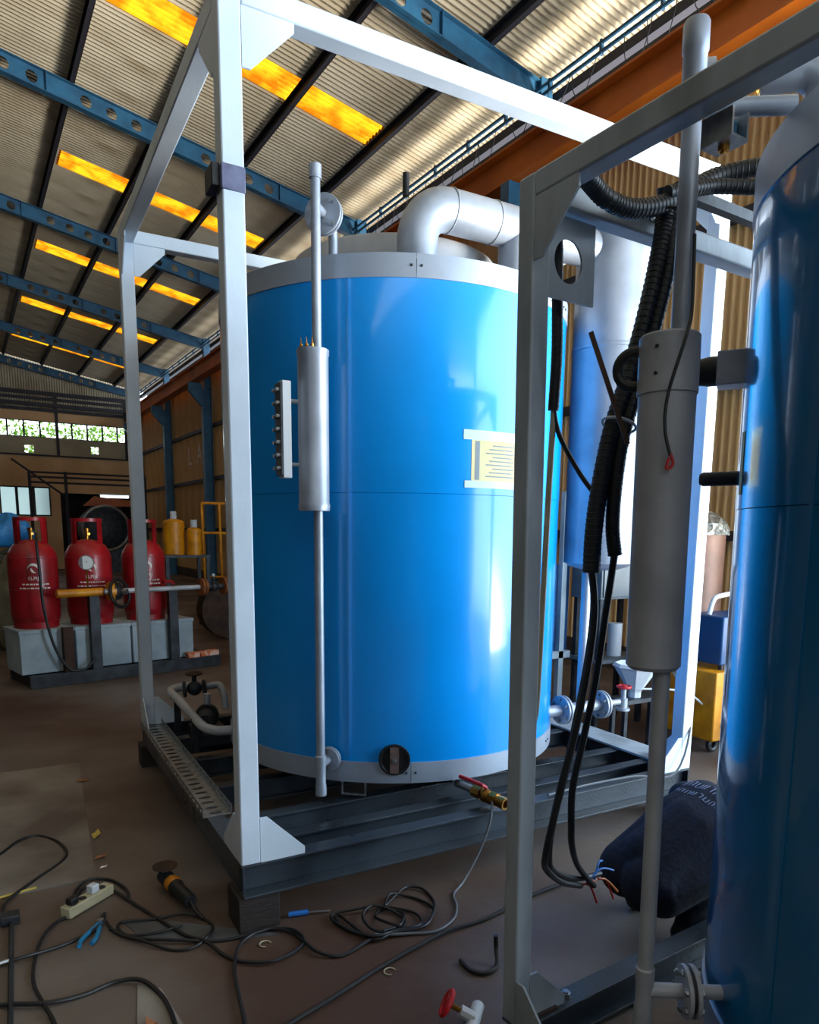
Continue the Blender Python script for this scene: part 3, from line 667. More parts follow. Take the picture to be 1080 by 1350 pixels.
# vent elbow on the roof
ve = thing('vent_elbow', 'small silver elbow pipe on top of the shaded blue tank', 'pipe', (.47, -.5, 2.37), U2)
MB().tube([V(.48, -.505, 2.37), V(.48, -.505, 2.47), V(.475, -.5, 2.515), V(.45, -.475, 2.54), V(.41, -.44, 2.54), V(.3, -.34, 2.54)], .036, 18, k=5).build('pipe', 'silver_paint', ve, U2)
MB().cyl(V(.3, -.34, 2.54), V(.285, -.326, 2.54), .048, 20).build('end_flange', 'silver_paint', ve, U2)
b = MB(); b.ball(V(.34, -.42, 2.49), .018, 10, 6); b.cyl(V(.34, -.42, 2.49), V(.35, -.41, 2.53), .009, 8); b.cyl(V(.34, -.42, 2.49), V(.31, -.43, 2.46), .011, 8); b.build('cock', 'brass', ve, U2)

# level gauge column 2
G2 = V(.18, -.38, 0); aG2 = atan2(G2.y-C2[1], G2.x-C2[0]); d2_ = V(cos(aG2), sin(aG2), 0)
g2 = thing('level_gauge', 'grey level gauge column with fat float chamber beside the shaded blue tank', 'gauge', (G2.x, G2.y, .1), U2)
q = lambda z: V(G2.x, G2.y, z)
MB().cyl(q(1.8), q(2.56), .0215, 22).build('upper_pipe', 'silver_paint', g2, U2)
MB().lathe([(.0215, 2.44), (.0265, 2.445), (.0265, 2.54), (.029, 2.545), (.029, 2.6), (.026, 2.606), (.001, 2.607)], G2, n=24).build('pipe_cap', 'silver_paint', g2, U2)
MB().cyl(q(.3), q(1.16), .0215, 22).build('lower_pipe', 'silver_dull', g2, U2)
MB().lathe([(.0215, .1), (.0255, .1), (.0255, .2), (.0235, .205), (.0235, .27), (.0255, .275), (.0255, .31), (.0215, .315)], G2, n=24).build('drain_tee', 'silver_dull', g2, U2)
GC = G2+V(-.606, .795, 0)*.022
MB().lathe([(.001, 1.14), (.058, 1.14), (.067, 1.15), (.067, 1.83), (.001, 1.84)], GC, n=48).build('float_chamber', 'silver_dull', g2, U2)
MB().lathe([(.068, 1.81), (.0705, 1.81), (.07, 1.94), (.066, 1.945), (.001, 1.945)], GC, n=48).build('chamber_sleeve', 'silver_dull', g2, U2)
for k in range(2):
    for zz in (1.85, 1.91):
        aa = radians(195+8*k) ; p = V(GC.x+cos(aa)*.0705, GC.y+sin(aa)*.0705, zz) 
        if k == 0: MB().cyl(p, p+V(cos(aa), sin(aa), 0)*.003, .004, 8).build('sleeve_screw', 'rubber_black', g2, U2)
zf = .245
MB().cyl(q(zf), surf(aG2, R2-.03, C2, zf), .02, 16).build('branch_pipe', 'silver_dull', g2, U2)
flange('flange', g2, surf(aG2, R2+.085, C2, zf), d2_, .07, .012, 6, U2, 'silver_dull', 'galvanised', .01)
MB().cyl(q(2.43), surf(aG2, R2-.02, C2, 2.43), .02, 14).build('top_branch', 'silver_paint', g2, U2)
# ring eye and flat bar beside the chamber
MB().torus(V(.123, -.298, 1.875), V(.795, .606, .1), .04, .013, 28, 10).build('ring_eye', 'rubber_black', g2, U2)
tag(MB().tube([V(.055, -.215, 1.97), V(.125, -.285, 1.7)], .008, 4).build('flat_bar', 'rust_steel', None, U2, smooth=False), 'thin rusty bar leaning through the ring beside the float chamber', 'bar')
wi = thing('sensor_wire', 'thin dark wire with red tip hanging over the float chamber', 'wire', (.1, -.44, 1.6), U2)
MB().tube([V(.16, -.42, 2.15), V(.152, -.43, 2.0), V(.118, -.447, 1.93), (V(.101, -.417, 1.8)), V(.1, -.414, 1.72), V(.111, -.424, 1.66)], .0042, 6, k=6).build('lead', 'cable_black', wi, U2)
MB().tube([V(.111, -.424, 1.665), V(.116, -.429, 1.64), V(.104, -.42, 1.63), V(.108, -.423, 1.655)], .004, 6, k=4).build('red_tip', 'wire_red', wi, U2)

# ------------------------------------------------------------------ black conduit bundle between the units
def ribbed(name, pts, r, parent, S, m='rubber_black', rib=0):
    o = MB().tube(pts, r, 12, k=8).build(name, m, parent, S)
    if rib:
        P = smooth_path(pts, 8); b = MB(); acc = 0; last = P[0]
        for i in range(1, len(P)):
            acc += (P[i]-P[i-1]).length
            if acc > rib: acc = 0; b.torus(P[i], P[i]-P[i-1], r*.97, r*.09, 14, 6)
        if b.v:
            q_ = b.build('conduit_ribs', m, o, S); q_['kind'] = 'stuff'
    return o
cb = thing('cable_loom', 'thick black conduit bundle draped over the grey frame beam', 'cables', (.25, -.11, 1.35), U2)
ribbed('conduit', [V(.075, -.14, 2.375), V(.152, -.12, 2.355), V(.196, -.12, 2.339), V(.283, -.12, 2.335), V(.404, -.12, 2.37), V(.514, -.13, 2.43), V(.629, -.15, 2.49), V(.74, -.25, 2.5), V(.9, -.4, 2.44)], .024, cb, U2, rib=.009)
ribbed('conduit', [V(.42, -.13, 2.4), V(.5, -.14, 2.425), V(.6, -.16, 2.45), V(.72, -.26, 2.44), V(.9, -.5, 2.42)], .02, cb, U2, rib=.009)
ribbed('conduit', [V(.44, -.11, 2.43), V(.455, -.1, 2.38), V(.446, -.1, 2.3), V(.419, -.1, 2.184), V(.376, -.1, 2.036), V(.322, -.1, 1.887), V(.271, -.1, 1.76), V(.235, -.1, 1.613), V(.216, -.1, 1.487), V(.213, -.1, 1.37)], .025, cb, U2, rib=.009)
ribbed('conduit', [V(.47, -.12, 2.42), V(.475, -.11, 2.36), V(.455, -.12, 2.22), V(.41, -.12, 2.06), V(.355, -.12, 1.9), V(.3, -.12, 1.76), V(.275, -.12, 1.62), V(.27, -.12, 1.5), V(.285, -.12, 1.42)], .02, cb, U2, rib=.009)
for p, d in ((V(.36, -.11, 1.95), V(.055, 0, .15)), (V(.29, -.11, 1.78), V(.05, 0, .13)), (V(.45, -.11, 2.36), V(0, 0, 1))):
    MB().torus(p, d, .047, .004, 20, 6).build('cable_tie', 'plastic_white' if p.z < 2.3 else 'rubber_black', cb, U2)
MB().box(.48, .9, -.12, -.09, 2.42, 2.45).build('support_arm', 'dark_steel', cb, U2, smooth=False)
loose = [[V(.213, -.1, 1.38), V(.229, -.1, 1.271), V(.212, -.1, 1.117), V(.174, -.1, .942), V(.135, -.1, .788), V(.095, -.1, .657), V(.088, -.08, .542), V(.15, -.02, .455), V(.32, .08, .32), V(.5, .16, .22)],
         [V(.285, -.12, 1.43), V(.283, -.1, 1.268), V(.247, -.1, 1.046), V(.203, -.1, .868), V(.169, -.1, .735), V(.19, -.08, .61), V(.26, -.02, .5), V(.42, .1, .34), V(.57, .16, .2)],
         [V(.205, -.11, 1.38), V(.222, -.11, 1.25), V(.2, -.11, 1.08), V(.158, -.11, .9), V(.12, -.1, .75), V(.1, -.09, .63), V(.13, -.05, .52), V(.24, .04, .4), V(.45, .14, .27), V(.6, .16, .24)]]
for pts in loose: MB().tube(pts, .0105, 8, k=8).build('loose_cable', 'cable_black', cb, U2)
for i, (m_, e) in enumerate((('wire_red', V(.6, .17, .12)), ('wire_blue', V(.66, .15, .24)), ('wire_orange', V(.7, .16, .14)), ('wire_blue', V(.62, .17, .28)), ('wire_red', V(.69, .17, .11)))):
    s0 = V(.5+.02*i, .15, .23); MB().tube([s0, s0*.5+e*.5+V(0, 0, .03), e], .004, 6, k=4).build('core_wire', m_, cb, U2)
# a lighter conduit hanging behind the post
hb = thing('hanging_conduit', 'ribbed dark conduit hanging behind the grey post', 'conduit', (.19, .0, 1.3), U2)
ribbed('conduit', [V(.168, .03, 2.33), V(.177, .03, 2.1), V(.18, .03, 1.97), V(.182, .04, 1.83)], .016, hb, U2, rib=.012)
MB().tube([V(.182, .04, 1.84), V(.2, .03, 1.76), V(.25, 0, 1.66), V(.27, -.04, 1.6)], .007, 8, k=6).build('wire', 'cable_black', hb, U2)
MB().tube([V(.185, .04, 1.84), V(.183, .05, 1.6), V(.17, .06, 1.0), V(.165, .07, .9)], .009, 8, k=6).build('pale_rod', 'plastic_beige', hb, U2)
# pale cable lying along the base beam of the white frame
tag(MB().tube([V(2.9, .4, .75), V(2.66, .05, .6), V(2.45, -.05, .3), V(2.2, .02, .294), V(1.9, .05, .288), V(1.6, .03, .288)], .006, 6, k=6).build('welding_lead', 'cable_grey', None), 'thin grey cable draped over the right end of the base', 'cable')

# ================================================================== person crouching behind the second frame
def person():
    root = thing('person', 'person in navy clothes crouching behind the near frame', 'person', (1.5, -.76, 0))
    # local +X = facing direction, +Y = left, origin on the floor under the hips
    F = Matrix.Translation((1.5, -.76, 0)) @ Matrix.Rotation(radians(-8), 4, 'Z')
    b = MB()
    def cap(p0, r0, p1, r1, n=16):
        p0, p1 = Vector(p0), Vector(p1)
        b.cyl(F @ p0, F @ p1, r0, n, r1); b.ball(F @ p0, r0, n, 10); b.ball(F @ p1, r1, n, 10)
    for sy in (-.07, .07):                                                   # pelvis and back, two strands for breadth
        cap((-.08, sy, .24), .12, (.04, sy, .34), .105); cap((.04, sy, .34), .105, (.16, sy*1.1, .41), .11); cap((.16, sy*1.1, .41), .11, (.3, sy*1.1, .455), .115)
    cap((-.02, 0, .3), .13, (.16, 0, .415), .12); cap((.16, 0, .415), .12, (.29, 0, .455), .12)
    cap((-.06, -.1, .24), .1, (-.06, .1, .24), .1); cap((.29, -.17, .46), .075, (.29, .17, .46), .075)
    cap((.32, 0, .48), .06, (.46, 0, .49), .055)
    for sy in (-1, 1):
        cap((-.05, sy*.1, .22), .105, (.14, sy*.14, .3), .09); cap((.14, sy*.14, .3), .09, (.3, sy*.16, .36), .068)
        cap((.3, sy*.16, .36), .065, (.18, sy*.15, .22), .06); cap((.18, sy*.15, .22), .06, (.05, sy*.14, .1), .043)
        cap((.03, sy*.14, .045), .045, (.15, sy*.145, .045), .045); cap((.15, sy*.145, .045), .045, (.23, sy*.15, .038), .035)
        cap((.05, sy*.14, .1), .043, (.04, sy*.14, .05), .045)
        cap((.3, sy*.18, .46), .07, (.36, sy*.22, .34), .052); cap((.36, sy*.22, .34), .05, (.44, sy*.2, .25), .044); cap((.44, sy*.2, .25), .04, (.6, sy*.13, .25), .027)
        cap((.6, sy*.13, .25), .028, (.67, sy*.115, .245), .03); cap((.65, sy*.13, .245), .022, (.68, sy*.13, .243), .018)
        cap((.62, sy*.09, .25), .014, (.665, sy*.065, .238), .011, 8)
        for dy, ln in ((-.026, .05), (-.009, .06), (.009, .056), (.026, .042)):
            cap((.68, sy*.12+dy, .245), .0105, (.68+ln*.6, sy*.12+dy, .24), .0095, 8); cap((.68+ln*.6, sy*.12+dy, .24), .0095, (.68+ln, sy*.12+dy, .215), .0085, 8)
    me = bpy.data.meshes.new('body'); me.from_pydata([tuple(p) for p in b.v], [], b.f); o = bpy.data.objects.new('body', me); COL.objects.link(o)
    import bmesh
    bm = bmesh.new(); bm.from_mesh(me); bmesh.ops.recalc_face_normals(bm, faces=bm.faces); bm.to_mesh(me); bm.free()
    md = o.modifiers.new('remesh', 'REMESH'); md.mode = 'VOXEL'; md.voxel_size = .0075
    sm = o.modifiers.new('smooth', 'SMOOTH'); sm.factor = .5; sm.iterations = 7
    bpy.context.view_layer.update(); dg = bpy.context.evaluated_depsgraph_get()
    nm = bpy.data.meshes.new_from_object(o.evaluated_get(dg)); bpy.data.objects.remove(o)
    body = MB(); body.v = [p.co.copy() for p in nm.vertices]; body.f = [tuple(p.vertices) for p in nm.polygons]
    # head: shaped ellipsoid with brow, nose, mouth and ears, joined to the body mesh
    hc = Vector((.55, 0, .52)); tilt = Matrix.Rotation(radians(35), 4, 'Y'); n1, n2 = 24, 18; vs = []
    for j in range(n1):
        for i in range(n2+1):
            th, ph = pi*i/n2, 2*pi*j/n1; x, y, z = sin(th)*cos(ph), sin(th)*sin(ph), -cos(th)
            px, py, pz = .095*x, .075*y, .118*z
            if z < -.2: px *= 1+.12*(z+.2); py *= 1+.45*(z+.2)
            f = max(0, x)
            px += .022*f*math.exp(-((y*.075)/.014)**2-((pz+.012)/.026)**2)            # nose
            px -= .010*f*(math.exp(-((abs(py)-.03)/.014)**2-((pz-.015)/.013)**2))      # eye sockets
            px += .006*f*math.exp(-(py/.024)**2-((pz+.055)/.01)**2)                    # lips
            py += (1 if y > 0 else -1)*.012*math.exp(-((px+.01)/.016)**2-((pz)/.026)**2)*(abs(y) > .8)  # ears
            vs.append(F @ (hc+tilt @ Vector((px, py, pz))))
    fs = [(j*(n2+1)+i, ((j+1) % n1)*(n2+1)+i, ((j+1) % n1)*(n2+1)+i+1, j*(n2+1)+i+1) for j in range(n1) for i in range(n2)]
    nb = len(body.f); body.add(vs, fs)
    ob = body.build('body', 'navy_cloth', root)
    for m_ in ('trouser_cloth', 'skin', 'shoe_black'): ob.data.materials.append(MATS[m_])
    Fi = F.inverted()
    for i, p in enumerate(ob.data.polygons):
        c_ = Fi @ p.center; p.use_smooth = True
        leg = c_.z < .27+.3*c_.x if c_.x < .1 else (c_.z < .41 and abs(c_.y) > .05 and not (c_.x > .33 and abs(c_.y) > .16))
        if i >= nb or c_.x > .5 or (c_.x > .43 and c_.z > .4): p.material_index = 2
        elif c_.z < .088: p.material_index = 3
        elif leg: p.material_index = 1
    hr = MB()
    for j in range(n1):
        for i in range(8):
            th, ph = pi*.5*i/7*1.05, 2*pi*j/n1; hr.v.append(F @ (hc+tilt @ Vector((-.012+.101*sin(th)*cos(ph)*(1 if cos(ph) < 0 else .86), .082*sin(th)*sin(ph), .128*cos(th)))))
    for j in range(n1):
        for i in range(7): hr.f.append((j*8+i, ((j+1) % n1)*8+i, ((j+1) % n1)*8+i+1, j*8+i+1))
    hr.build('hair', 'hair_black', root)
    return root, F, nm
pr, PF, body_mesh = person()
#PART4
# worn pale print across the shirt back: rows of short strokes lying on the cloth
from mathutils.bvhtree import BVHTree
bvh = BVHTree.FromPolygons([v.co for v in body_mesh.vertices], [tuple(p.vertices) for p in body_mesh.polygons])
sp = MB(); rn = random.Random(4)
def stroke(u0, w0, u1, w1):
    pts = []
    for k in range(4):
        u, w = u0+(u1-u0)*k/3, w0+(w1-w0)*k/3
        h_ = bvh.ray_cast(PF @ V(w, u, 1.2), V(0, 0, -1))
        if h_[0]: pts.append(h_[0]+V(0, 0, .001))
    if len(pts) == 4: sp.tube(pts, .0022, 5)
for row, w in ((0, .24), (1, .185)):
    u = -.12
    while u < .12:
        hgt = .034 if row == 0 else .022; k = rn.randrange(3)
        stroke(u, w, u, w+hgt); 
        if k != 1: stroke(u, w+hgt, u+.018, w+hgt)
        if k != 2: stroke(u+.018, w+hgt, u+.018, w)
        if k == 1: stroke(u, w, u+.018, w)
        u += .034
sp_ = sp.build('shirt_print', 'print_faded', pr); sp_['kind'] = 'stuff'

# ================================================================== GAS RACK (left background)
RK = Matrix.Translation((-.45, 5.45, 0)) @ Matrix.Rotation(radians(14), 4, 'Z')
rk = thing('rack_skid', 'dark steel skid with uprights under the red gas cylinders', 'rack', (.85, .2, 0), RK)
for t in (-.1, .56): MB().box(-.2, 1.9, t, t+.07, 0, .13).build('rail', 'dark_steel', rk, RK, smooth=False, bevel=.004)
for s_ in (-.15, .5, 1.2, 1.85): MB().box(s_-.035, s_+.035, -.03, .56, .02, .12).build('crossbar', 'dark_steel', rk, RK, smooth=False)
for s_, z1, m_ in ((.2, .6, 'rust_steel'), (.48, .92, 'dark_steel'), (1.35, .92, 'dark_steel')):
    b = MB(); b.box(s_-.05, s_+.05, -.075, -.062, .13, z1); b.box(s_-.05, s_-.038, -.062, .0, .13, z1); b.build('upright', m_, rk, RK, smooth=False)
labs = ('white drip tray box under the leftmost red gas cylinder', 'white drip tray box under the middle red gas cylinder', 'white drip tray box under the rightmost red gas cylinder')
for k, (s0, s1) in enumerate(((-.24, .28), (.3, .88), (.9, 1.62))):
    t = thing('tray_box', labs[k], 'box', ((s0+s1)/2, .3, .13), RK, 'white boxes on the rack')
    MB().box(s0, s1, .02, .55, .13, .58).build('body', 'tray_white', t, RK, bevel=.008)
    MB().box(s0-.008, s1+.008, .012, .558, .545, .583).build('rim', 'tray_white', t, RK, bevel=.004)
def swirl(c, r, wrap):
    """flame-like swirl emblem as a flat crescent pair wrapped on a cylinder"""
    b = MB()
    for (a0, a1, R_, w0, ox, oy) in ((-.6, 3.4, 1., .5, 0, 0), (2.6, 5.2, .62, .4, .12, -.15)):
        n = 14; o = len(b.v)
        for i in range(n+1):
            a = a0+(a1-a0)*i/n; w = w0*sin(pi*min(1, .08+i/n*.95)); 
            for q_ in (R_, R_-w): b.v.append(wrap(c[0]+r*(ox+q_*cos(a)), c[1]+r*(oy+q_*sin(a))))
        for i in range(n): k = o+2*i; b.f.append((k, k+1, k+3, k+2))
    return b
labs = ('red gas cylinder at the left end of the rack', 'red gas cylinder in the middle of the rack behind the pressure gauge', 'red gas cylinder behind the far left white post')
for k, s_ in enumerate((.01, .57, 1.18)):
    t = thing('gas_cylinder', labs[k], 'gas cylinder', (s_, .3, .584), RK, 'red gas cylinders on the rack'); R_ = .235
    MB().lathe([(.001, .66), (.12, .63), (.19, .62), (R_-.01, .66), (R_, .72), (R_, 1.3), (R_-.01, 1.35), (R_-.05, 1.42), (.13, 1.47), (.05, 1.49), (.001, 1.49)], (s_, .3, 0), n=40).build('body', 'lpg_red', t, RK)
    MB().lathe([(R_-.03, .585), (R_-.02, .585), (R_-.02, .68), (R_-.03, .68)], (s_, .3, 0), n=36).build('foot_ring', 'lpg_red', t, RK)
    for zz in (.98, 1.3): MB().lathe([(R_+.001, zz), (R_+.004, zz+.003), (R_+.001, zz+.006)], (s_, .3, 0), n=40).build('weld_line', 'lpg_red', t, RK)
    cr = MB(); Rc = .15
    cr.lathe([(Rc, 1.68), (Rc+.008, 1.68), (Rc+.008, 1.715), (Rc, 1.715), (Rc, 1.68)], (s_, .3, 0), n=32)
    for a0 in [radians(-112+q_) for q_ in (-62, 62, 118, 242)]:
        cr.lathe([(Rc, 1.42), (Rc+.007, 1.42), (Rc+.007, 1.69), (Rc, 1.69), (Rc, 1.42)], (s_, .3, 0), n=5, a0=a0-.3, a1=a0+.3)
    cr.build('collar', 'lpg_red', t, RK)
    b = MB(); b.cyl(V(s_, .3, 1.48), V(s_, .3, 1.58), .022, 12); b.cyl(V(s_, .3, 1.55), V(s_, .24, 1.55), .015, 10); b.cyl(V(s_, .3, 1.58), V(s_, .3, 1.61), .03, 12); b.build('valve', 'brass', t, RK)
    a_f = radians(-90-22)
    wrap = lambda x, z, s_=s_: V(s_+cos(a_f+x/R_)*(R_+.004), .3+sin(a_f+x/R_)*(R_+.004), z)
    swirl((.03, 1.2), .055, wrap).build('emblem', 'print_white', t, RK)
    for body, sz, zz in (('ELPIJI', .05, 1.085), ('GAS', .028, 1.03)):
        tv, tf = text_mesh(body, sz)
        if body == 'GAS': continue
        MB().add([wrap(.03+p.x, zz+p.y) for p in tv], tf).build('lettering', 'print_white', t, RK, smooth=False)
    ln = MB()
    for zz, wd_ in ((1.035, .11), (.995, .14)):
        x = -wd_
        while x < wd_: 
            l = .012+.01*((int(x*1000)) % 3); ln.add([wrap(.03+x, zz), wrap(.03+x+l, zz), wrap(.03+x+l, zz+.014), wrap(.03+x, zz+.014)], [(0, 1, 2, 3)]); x += l+.009
    q_ = ln.build('small_print', 'print_white', t, RK, smooth=False); q_['kind'] = 'stuff'
mf = thing('gas_manifold', 'yellow and grey gas manifold pipe with valve in front of the red cylinders', 'pipe', (.9, -.09, .9), RK)
MB().cyl(V(.1, -.1, .95), V(.56, -.1, .95), .042, 18).build('yellow_pipe', 'yellow_paint', mf, RK)
MB().cyl(V(.56, -.1, .95), V(1.66, -.1, .95), .028, 14).build('grey_pipe', 'silver_dull', mf, RK)
for s_, m_ in ((.64, 'yellow_paint'),): MB().cyl(V(s_-.02, -.1, .95), V(s_+.03, -.1, .95), .1, 24).build('yellow_flange', m_, mf, RK)
MB().lathe([(.001, 0), (.09, 0), (.1, .02), (.085, .06), (.04, .09), (.001, .095)], (.68, -.1, .95), V(.6, -.8, 0), n=24).build('regulator', 'rubber_black', mf, RK)
MB().cyl(V(.74, -.18, .95), V(.77, -.22, .95), .03, 14).build('regulator_cap', 'bolt_steel', mf, RK)
MB().torus(V(.72, -.15, .93), V(.5, -.8, .2), .15, .018, 28, 8).build('hose_coil', 'rubber_black', mf, RK)
for s_ in (1.7, 1.98): 
    fl_ = MB().cyl(V(s_-.03, -.1, .95), V(s_-.004, -.1, .95), .1, 20); fl_.cyl(V(s_+.004, -.1, .95), V(s_+.03, -.1, .95), .1, 20); fl_.cyl(V(s_-.004, -.1, .95), V(s_+.004, -.1, .95), .06, 12)
    fl_.build('rusty_flange', 'brick_orange' if 0 else 'rust_flange', mf, RK) if 'rust_flange' in MATS else fl_.build('rusty_flange', mat('rust_flange', '#a4602c', .7, .2, c2='#6b3a1c', scale=16, bump=.3), mf, RK)
b = MB(); b.ball(V(1.84, -.1, .95), .06, 16, 10); b.cyl(V(1.72, -.1, .95), V(1.96, -.1, .95), .035, 14); b.cyl(V(1.84, -.1, .95), V(1.84, -.1, 1.06), .014, 10); b.build('ball_valve', 'dark_steel', mf, RK)
MB().ball(V(1.84, -.1, 1.08), .02, 10, 8).build('valve_knob', 'plastic_white', mf, RK)
MB().tube([V(1.34, -.12, 1.0), V(1.3, -.14, 1.03), V(1.2, -.16, 1.03)], .02, 8).build('red_lever', 'lpg_red', mf, RK)
MB().tube([V(2.0, -.1, .95), V(2.1, -.1, .95), V(2.12, -.1, .85), V(2.12, -.1, .13)], .022, 10).build('drop_pipe', 'rust_steel', mf, RK)
pg = MB().cyl(V(.41, -.1, .98), V(.41, -.1, 1.2), .01, 8); pg.build('gauge_stem', 'brass', mf, RK)
gg = MB().cyl(V(.41, -.1, 1.26), V(.395, -.14, 1.26), .075, 28).build('pressure_gauge', 'bolt_steel', mf, RK)
MB().cyl(V(.394, -.141, 1.26), V(.393, -.143, 1.26), .067, 28).build('dial', 'gauge_face', gg, RK)
MB().tube([V(.3925, -.145, 1.26), V(.405, -.14, 1.3)], .004, 4).build('needle', 'rubber_black', gg, RK)
tag(MB().tube([V(.02, .15, 1.55), V(-.02, .02, 1.45), V(-.03, -.06, 1.13), V(-.02, -.07, .82), V(.05, -.08, .43), V(.18, -.09, .17), V(.33, -.1, .15), V(.45, -.1, .25)], .014, 8, k=8).build('gas_hose', 'rubber_black', None, RK), 'black rubber hose hanging from the leftmost red gas cylinder', 'hose')
for k, (s_, t_, rz) in enumerate(((1.76, -.06, .1), (1.56, -.065, -.1))):
    tag(MB().box(-.12 if k == 0 else -.07, .12 if k == 0 else .07, -.05, .05, .131, .19, Matrix.Translation((s_, t_, 0)) @ Matrix.Rotation(rz, 4, 'Z')).build('loose_brick', 'brick_orange', None, RK, bevel=.005),
        ('orange and white brick on the right end of the rack skid', 'small broken orange brick piece on the rack skid')[k], 'brick')
# ------------------------------------------------------------------ far clutter
def bag(name, lab, c, r, sc, m):
    b = MB(); rn = random.Random(hash(lab) % 1000); n1, n2 = 22, 14
    for j in range(n1):
        for i in range(n2+1):
            th, ph = pi*i/n2, 2*pi*j/n1; k = 1+.12*sin(3*ph+2*th)+.07*sin(7*ph-3*th)
            b.v.append(V(c[0]+r*sc[0]*k*sin(th)*cos(ph), c[1]+r*sc[1]*k*sin(th)*sin(ph), max(c[2]-r*sc[2], c[2]-r*sc[2]*cos(th)*k)))
    b.f = [(j*(n2+1)+i, ((j+1) % n1)*(n2+1)+i, ((j+1) % n1)*(n2+1)+i+1, j*(n2+1)+i+1) for j in range(n1) for i in range(n2)]
    return tag(b.build(name, m, None), lab, 'bag')
bag('plastic_bag', 'crumpled bright blue plastic bag behind the leftmost gas cylinder', (-.72, 8.2, 1.56), .3, (1, .8, .7), 'bag_blue')
bag('sack', 'khaki sack under the blue plastic bag at the left edge', (-.74, 8.2, .62), .55, (.75, .7, 1.12), 'bag_khaki')
# pipe gantry near the end wall
pgn = thing('pipe_gantry', 'dark pipe gantry in front of the end wall windows', 'gantry', (3.0, 27.5, 0), BLD)
for z in (3.45, 3.3, 3.12): MB().cyl(V(2.1, 27.5, z), V(5.8, 27.5, z), .035, 8).build('rail', 'purlin_dark', pgn, BLD)
for a in (2.1, 3.2, 5.8): MB().cyl(V(a, 27.5, 0), V(a, 27.5, 3.5), .05, 8).build('post', 'purlin_dark', pgn, BLD)
MB().cyl(V(1.6, 27.5, 3.85), V(3.2, 27.5, 2.65), .035, 8).build('brace', 'purlin_dark', pgn, BLD)
tl = thing('tube_light', 'white fluorescent tube lit under the dark gantry', 'lamp', (4.9, 29.5, 2.78), BLD)
MB().cyl(V(4.6, 29.5, 2.8), V(5.6, 29.5, 2.8), .05, 10).build('tube', 'tube_lamp', tl, BLD)
MB().box(4.55, 5.65, 29.47, 29.53, 2.84, 2.9).build('fitting', 'plastic_white', tl, BLD, smooth=False)
mv = thing('round_vessel', 'large dark round vessel with yellow arch in the bay behind the cylinders', 'vessel', (4.6, 29.2, 0), BLD)
MB().lathe([(.001, 0), (.7, .02), (.85, .1), (.85, 1.1), (.75, 1.2), (.001, 1.2)], (4.6, 28.6, 1.6), V(0, 1, 0), n=36).build('drum', 'dark_steel', mv, BLD)
MB().torus(V(4.6, 28.6, 1.6), (0, 1, 0), .8, .06, 36, 8).build('rim', 'galvanised', mv, BLD)
MB().box(4.0, 5.2, 28.7, 29.7, 0, .85).build('cradle', 'dark_steel', mv, BLD, smooth=False)
MB().prism([(-.9, 0), (.9, 0), (.75, .22), (-.5, .35)], (4.8, 28.9, 2.42), (1, 0, 0), (0, 0, 1), (0, 1, 0), .12).build('arch', 'orange_girder', mv, BLD, smooth=False)
# yellow canisters, trolley, chain pile behind the left post
def canister(a, b, z0, h, r, lab):
    t = thing('yellow_canister', lab, 'canister', (a, b, z0), BLD, 'yellow canisters on the stand')
    MB().lathe([(.001, z0), (r, z0), (r, z0+h), (r*.8, z0+h*1.06), (r*.3, z0+h*1.1), (.001, z0+h*1.1)], (a, b, 0), n=24).build('body', 'yellow_paint', t, BLD)
    MB().cyl(V(a, b, z0+h*1.1), V(a, b, z0+h*1.1+.12), .05, 10).build('cap', 'plastic_white', t, BLD)
canister(2.95, 12.0, 1.2, .52, .17, 'larger yellow canister on the dark stand by the steel column'); canister(3.22, 11.8, 1.2, .4, .12, 'smaller yellow canister on the dark stand')
st = thing('canister_stand', 'dark steel stand carrying the yellow canisters', 'stand', (3.08, 11.9, 0), BLD)
MB().box(2.7, 3.42, 11.6, 12.2, 1.16, 1.199).build('shelf', 'dark_steel', st, BLD, smooth=False)
for a in (2.74, 3.38):
    for b in (11.64, 12.16): MB().box(a-.025, a+.025, b-.025, b+.025, 0, 1.16).build('leg', 'dark_steel', st, BLD, smooth=False)
tr_ = thing('hand_trolley', 'yellow tubular hand trolley standing by the dark wall', 'trolley', (3.9, 12.2, 0), BLD)
for a in (3.5, 3.8, 4.15): MB().tube([V(a, 12.2, .1), V(a, 12.3, 2.05)], .022, 8).build('upright', 'yellow_paint', tr_, BLD)
for z in (2.05, 1.55, .8): MB().tube([V(3.5, 12.2+.05*z, z), V(4.15, 12.2+.05*z, z)], .022, 8).build('rung', 'yellow_paint', tr_, BLD)
for a in (3.55, 4.1): MB().torus(V(a, 12.15, .14), (1, 0, 0), .1, .04, 20, 8).build('wheel', 'rubber_black', tr_, BLD)
MB().box(3.5, 4.15, 11.95, 12.2, .04, .06).build('toe_plate', 'yellow_paint', tr_, BLD, smooth=False)
ch_ = MB(); rn = random.Random(5)
for i in range(260):
    rr_ = rn.random()**.6; a_ = rn.uniform(0, 2*pi); zz = rn.uniform(0.05, 1.45)*(1-rr_*.6)+.02
    p = V(3.95+rr_*.45*cos(a_), 11.3+rr_*.4*sin(a_), zz)
    ch_.torus(p, (rn.gauss(0, 1), rn.gauss(0, 1), rn.gauss(0, 1)), .07, .016, 8, 4)
o = tag(ch_.build('chain_heap', 'dark_steel', None, BLD), 'tall heap of dark chain links beside the yellow trolley', 'chain'); o['kind'] = 'stuff'
